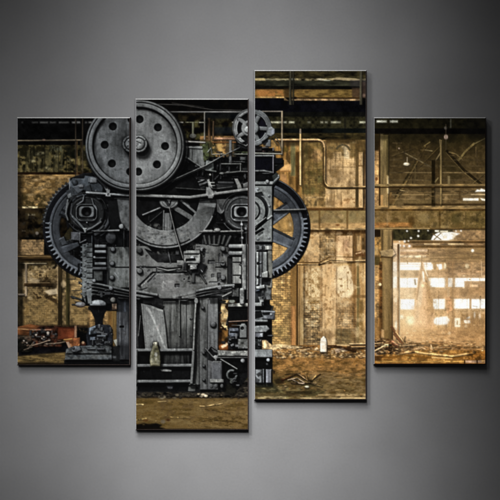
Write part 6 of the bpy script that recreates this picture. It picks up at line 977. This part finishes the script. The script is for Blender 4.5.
SPLIT = {'printed_window', 'printed_pipe', 'printed_column', 'printed_roof_beam', 'printed_girder', 'printed_twigs', 'printed_guard_rail', 'printed_lamp', 'printed_debris', 'printed_pulley', 'printed_steps', 'printed_canister', 'printed_loader'}
for key, p in PANES.items():
    x0, y0, x1, y1 = p.b
    img = p.finish(); K = S // 2
    nx, ny = p.w // K, p.h // K
    img = img[:ny * K, :nx * K]
    pad = np.pad(img, ((1, 1), (1, 1), (0, 0)), 'edge')
    # colour at each grid corner: mean of the ink samples round it
    vy = np.arange(ny + 1) * K + 1; vx = np.arange(nx + 1) * K + 1
    col_v = sum(pad[vy - a][:, vx - b] for a in (0, 1) for b in (0, 1)) / 4
    gx = wx(x0 + np.arange(nx + 1) * K / S); gz = wz(y0 + np.arange(ny + 1) * K / S)
    GX, GZ = np.meshgrid(gx, gz)
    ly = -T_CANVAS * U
    ink = to_lin(col_v.astype(np.float64)) / light_on(GX, GZ, ly)[..., None]  # lamp light divided out: ink painted darker where the spots are brighter
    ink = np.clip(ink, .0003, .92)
    root = bpy.data.objects.new('canvas_panel', None); root.empty_display_size = .1
    ox, oz = wx((x0 + x1) / 2), wz(y1)
    root.location = (ox, 0, oz); coll.objects.link(root)
    root['label'] = INFO[key]; root['category'] = 'canvas print'; root['group'] = 'four canvas panels of one split picture'
    P = np.stack([GX - ox, np.full_like(GX, ly), GZ - oz], -1).reshape(-1, 3)
    idx = np.arange((ny + 1) * (nx + 1)).reshape(ny + 1, nx + 1)
    quads = np.stack([idx[:-1, :-1], idx[1:, :-1], idx[1:, 1:], idx[:-1, 1:]], -1)
    lab = p.lab[K // 2::K, K // 2::K][:ny, :nx].copy()
    lab[lab == 0] = 1
    backdrop = p.names.index({'four': 'printed_far_hall'}.get(key, 'printed_factory_wall')) + 1
    for i, nm in enumerate(p.names):      # small crumbs of other pictured things are merged into the backdrop mesh
        if i + 1 == backdrop: continue
        ids = pieces(lab == i + 1); u, n = np.unique(ids, return_counts=True)
        for g, k in zip(u, n):
            if g and k < 70: lab[ids == g] = backdrop
    keepers = set(np.unique(lab).tolist())
    made = {}
    order = sorted(range(len(p.names)), key=lambda i: p.names[i] != 'printed_press')
    for i in order:
        nm = p.names[i]
        if i + 1 not in keepers: continue
        q = quads[lab == i + 1]
        par = made.get('printed_press', root) if nm in UNDER_PRESS else root
        groups = [q]
        if nm in SPLIT:
            ids = pieces(lab == i + 1); groups = [quads[ids == g] for g in np.unique(ids[ids > 0])]; groups.sort(key=len, reverse=True)
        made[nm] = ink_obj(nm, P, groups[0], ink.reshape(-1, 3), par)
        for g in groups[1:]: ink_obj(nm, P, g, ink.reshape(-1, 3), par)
        if nm in LABELS: made[nm]['label'] = LABELS[nm]
    # canvas folded round the stretcher: four edges, mitred at the corners
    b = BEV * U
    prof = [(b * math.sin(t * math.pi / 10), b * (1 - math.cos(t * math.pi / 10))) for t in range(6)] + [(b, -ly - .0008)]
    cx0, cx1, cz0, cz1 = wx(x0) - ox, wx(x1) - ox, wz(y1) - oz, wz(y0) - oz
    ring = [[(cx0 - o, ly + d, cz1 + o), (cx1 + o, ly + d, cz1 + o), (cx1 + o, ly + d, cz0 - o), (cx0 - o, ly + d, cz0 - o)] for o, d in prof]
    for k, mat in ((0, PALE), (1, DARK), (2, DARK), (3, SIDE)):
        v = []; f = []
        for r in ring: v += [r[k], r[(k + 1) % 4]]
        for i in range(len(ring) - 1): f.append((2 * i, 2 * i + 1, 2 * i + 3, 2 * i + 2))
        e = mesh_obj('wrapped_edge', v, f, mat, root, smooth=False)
        e['label'] = {0: 'canvas folded over the top edge, coloured pale as if lit', 3: 'canvas folded over the left edge, coloured grey as if half lit'}.get(k, 'canvas folded over the edge, coloured dark as if in shade')

# the wall: one slab, its face at y = 0
wv = [(-3.2, 0, -2.4), (3.2, 0, -2.4), (3.2, 0, 2.6), (-3.2, 0, 2.6), (-3.2, .12, -2.4), (3.2, .12, -2.4), (3.2, .12, 2.6), (-3.2, .12, 2.6)]
wall = mesh_obj('wall', wv, [(0, 1, 2, 3), (5, 4, 7, 6), (4, 0, 3, 7), (1, 5, 6, 2), (3, 2, 6, 7), (4, 5, 1, 0)], wall_material())
wall['kind'] = 'structure'; wall['label'] = 'smooth charcoal grey wall in a pool of soft light behind the canvases'; wall['category'] = 'wall'

# lamps
from mathutils import Vector
for i, (pos, aim, half, k) in enumerate(SPOTS):
    L = bpy.data.lights.new('unseen_spot', 'SPOT')
    L.energy = k / WALL * 4 * math.pi ** 2; L.spot_size = 2 * half; L.spot_blend = 1.0; L.shadow_soft_size = LAMP_R
    o = bpy.data.objects.new('unseen_spot', L); coll.objects.link(o); o.location = pos
    o.rotation_euler = (Vector((aim[0], 0, aim[1])) - Vector(pos)).to_track_quat('-Z', 'Y').to_euler()

w = bpy.data.worlds.new('World'); scene.world = w; w.use_nodes = True
bg = w.node_tree.nodes['Background']; a = AMBIENT / WALL
bg.inputs['Color'].default_value = (1, 1, 1, 1); bg.inputs['Strength'].default_value = a

cam = bpy.data.cameras.new('camera'); co = bpy.data.objects.new('camera', cam); coll.objects.link(co)
co.location = (0, -D_CAM, 0); co.rotation_euler = (math.pi / 2, 0, 0)
cam.sensor_width = 36; cam.lens = 36 * D_CAM / (500 * U); cam.clip_end = 50; cam.clip_start = .05
scene.camera = co
scene.render.engine = 'CYCLES'
scene.cycles.max_bounces = 3
scene.view_settings.view_transform = 'Standard'; scene.view_settings.look = 'None'
scene.view_settings.exposure = 0; scene.view_settings.gamma = 1
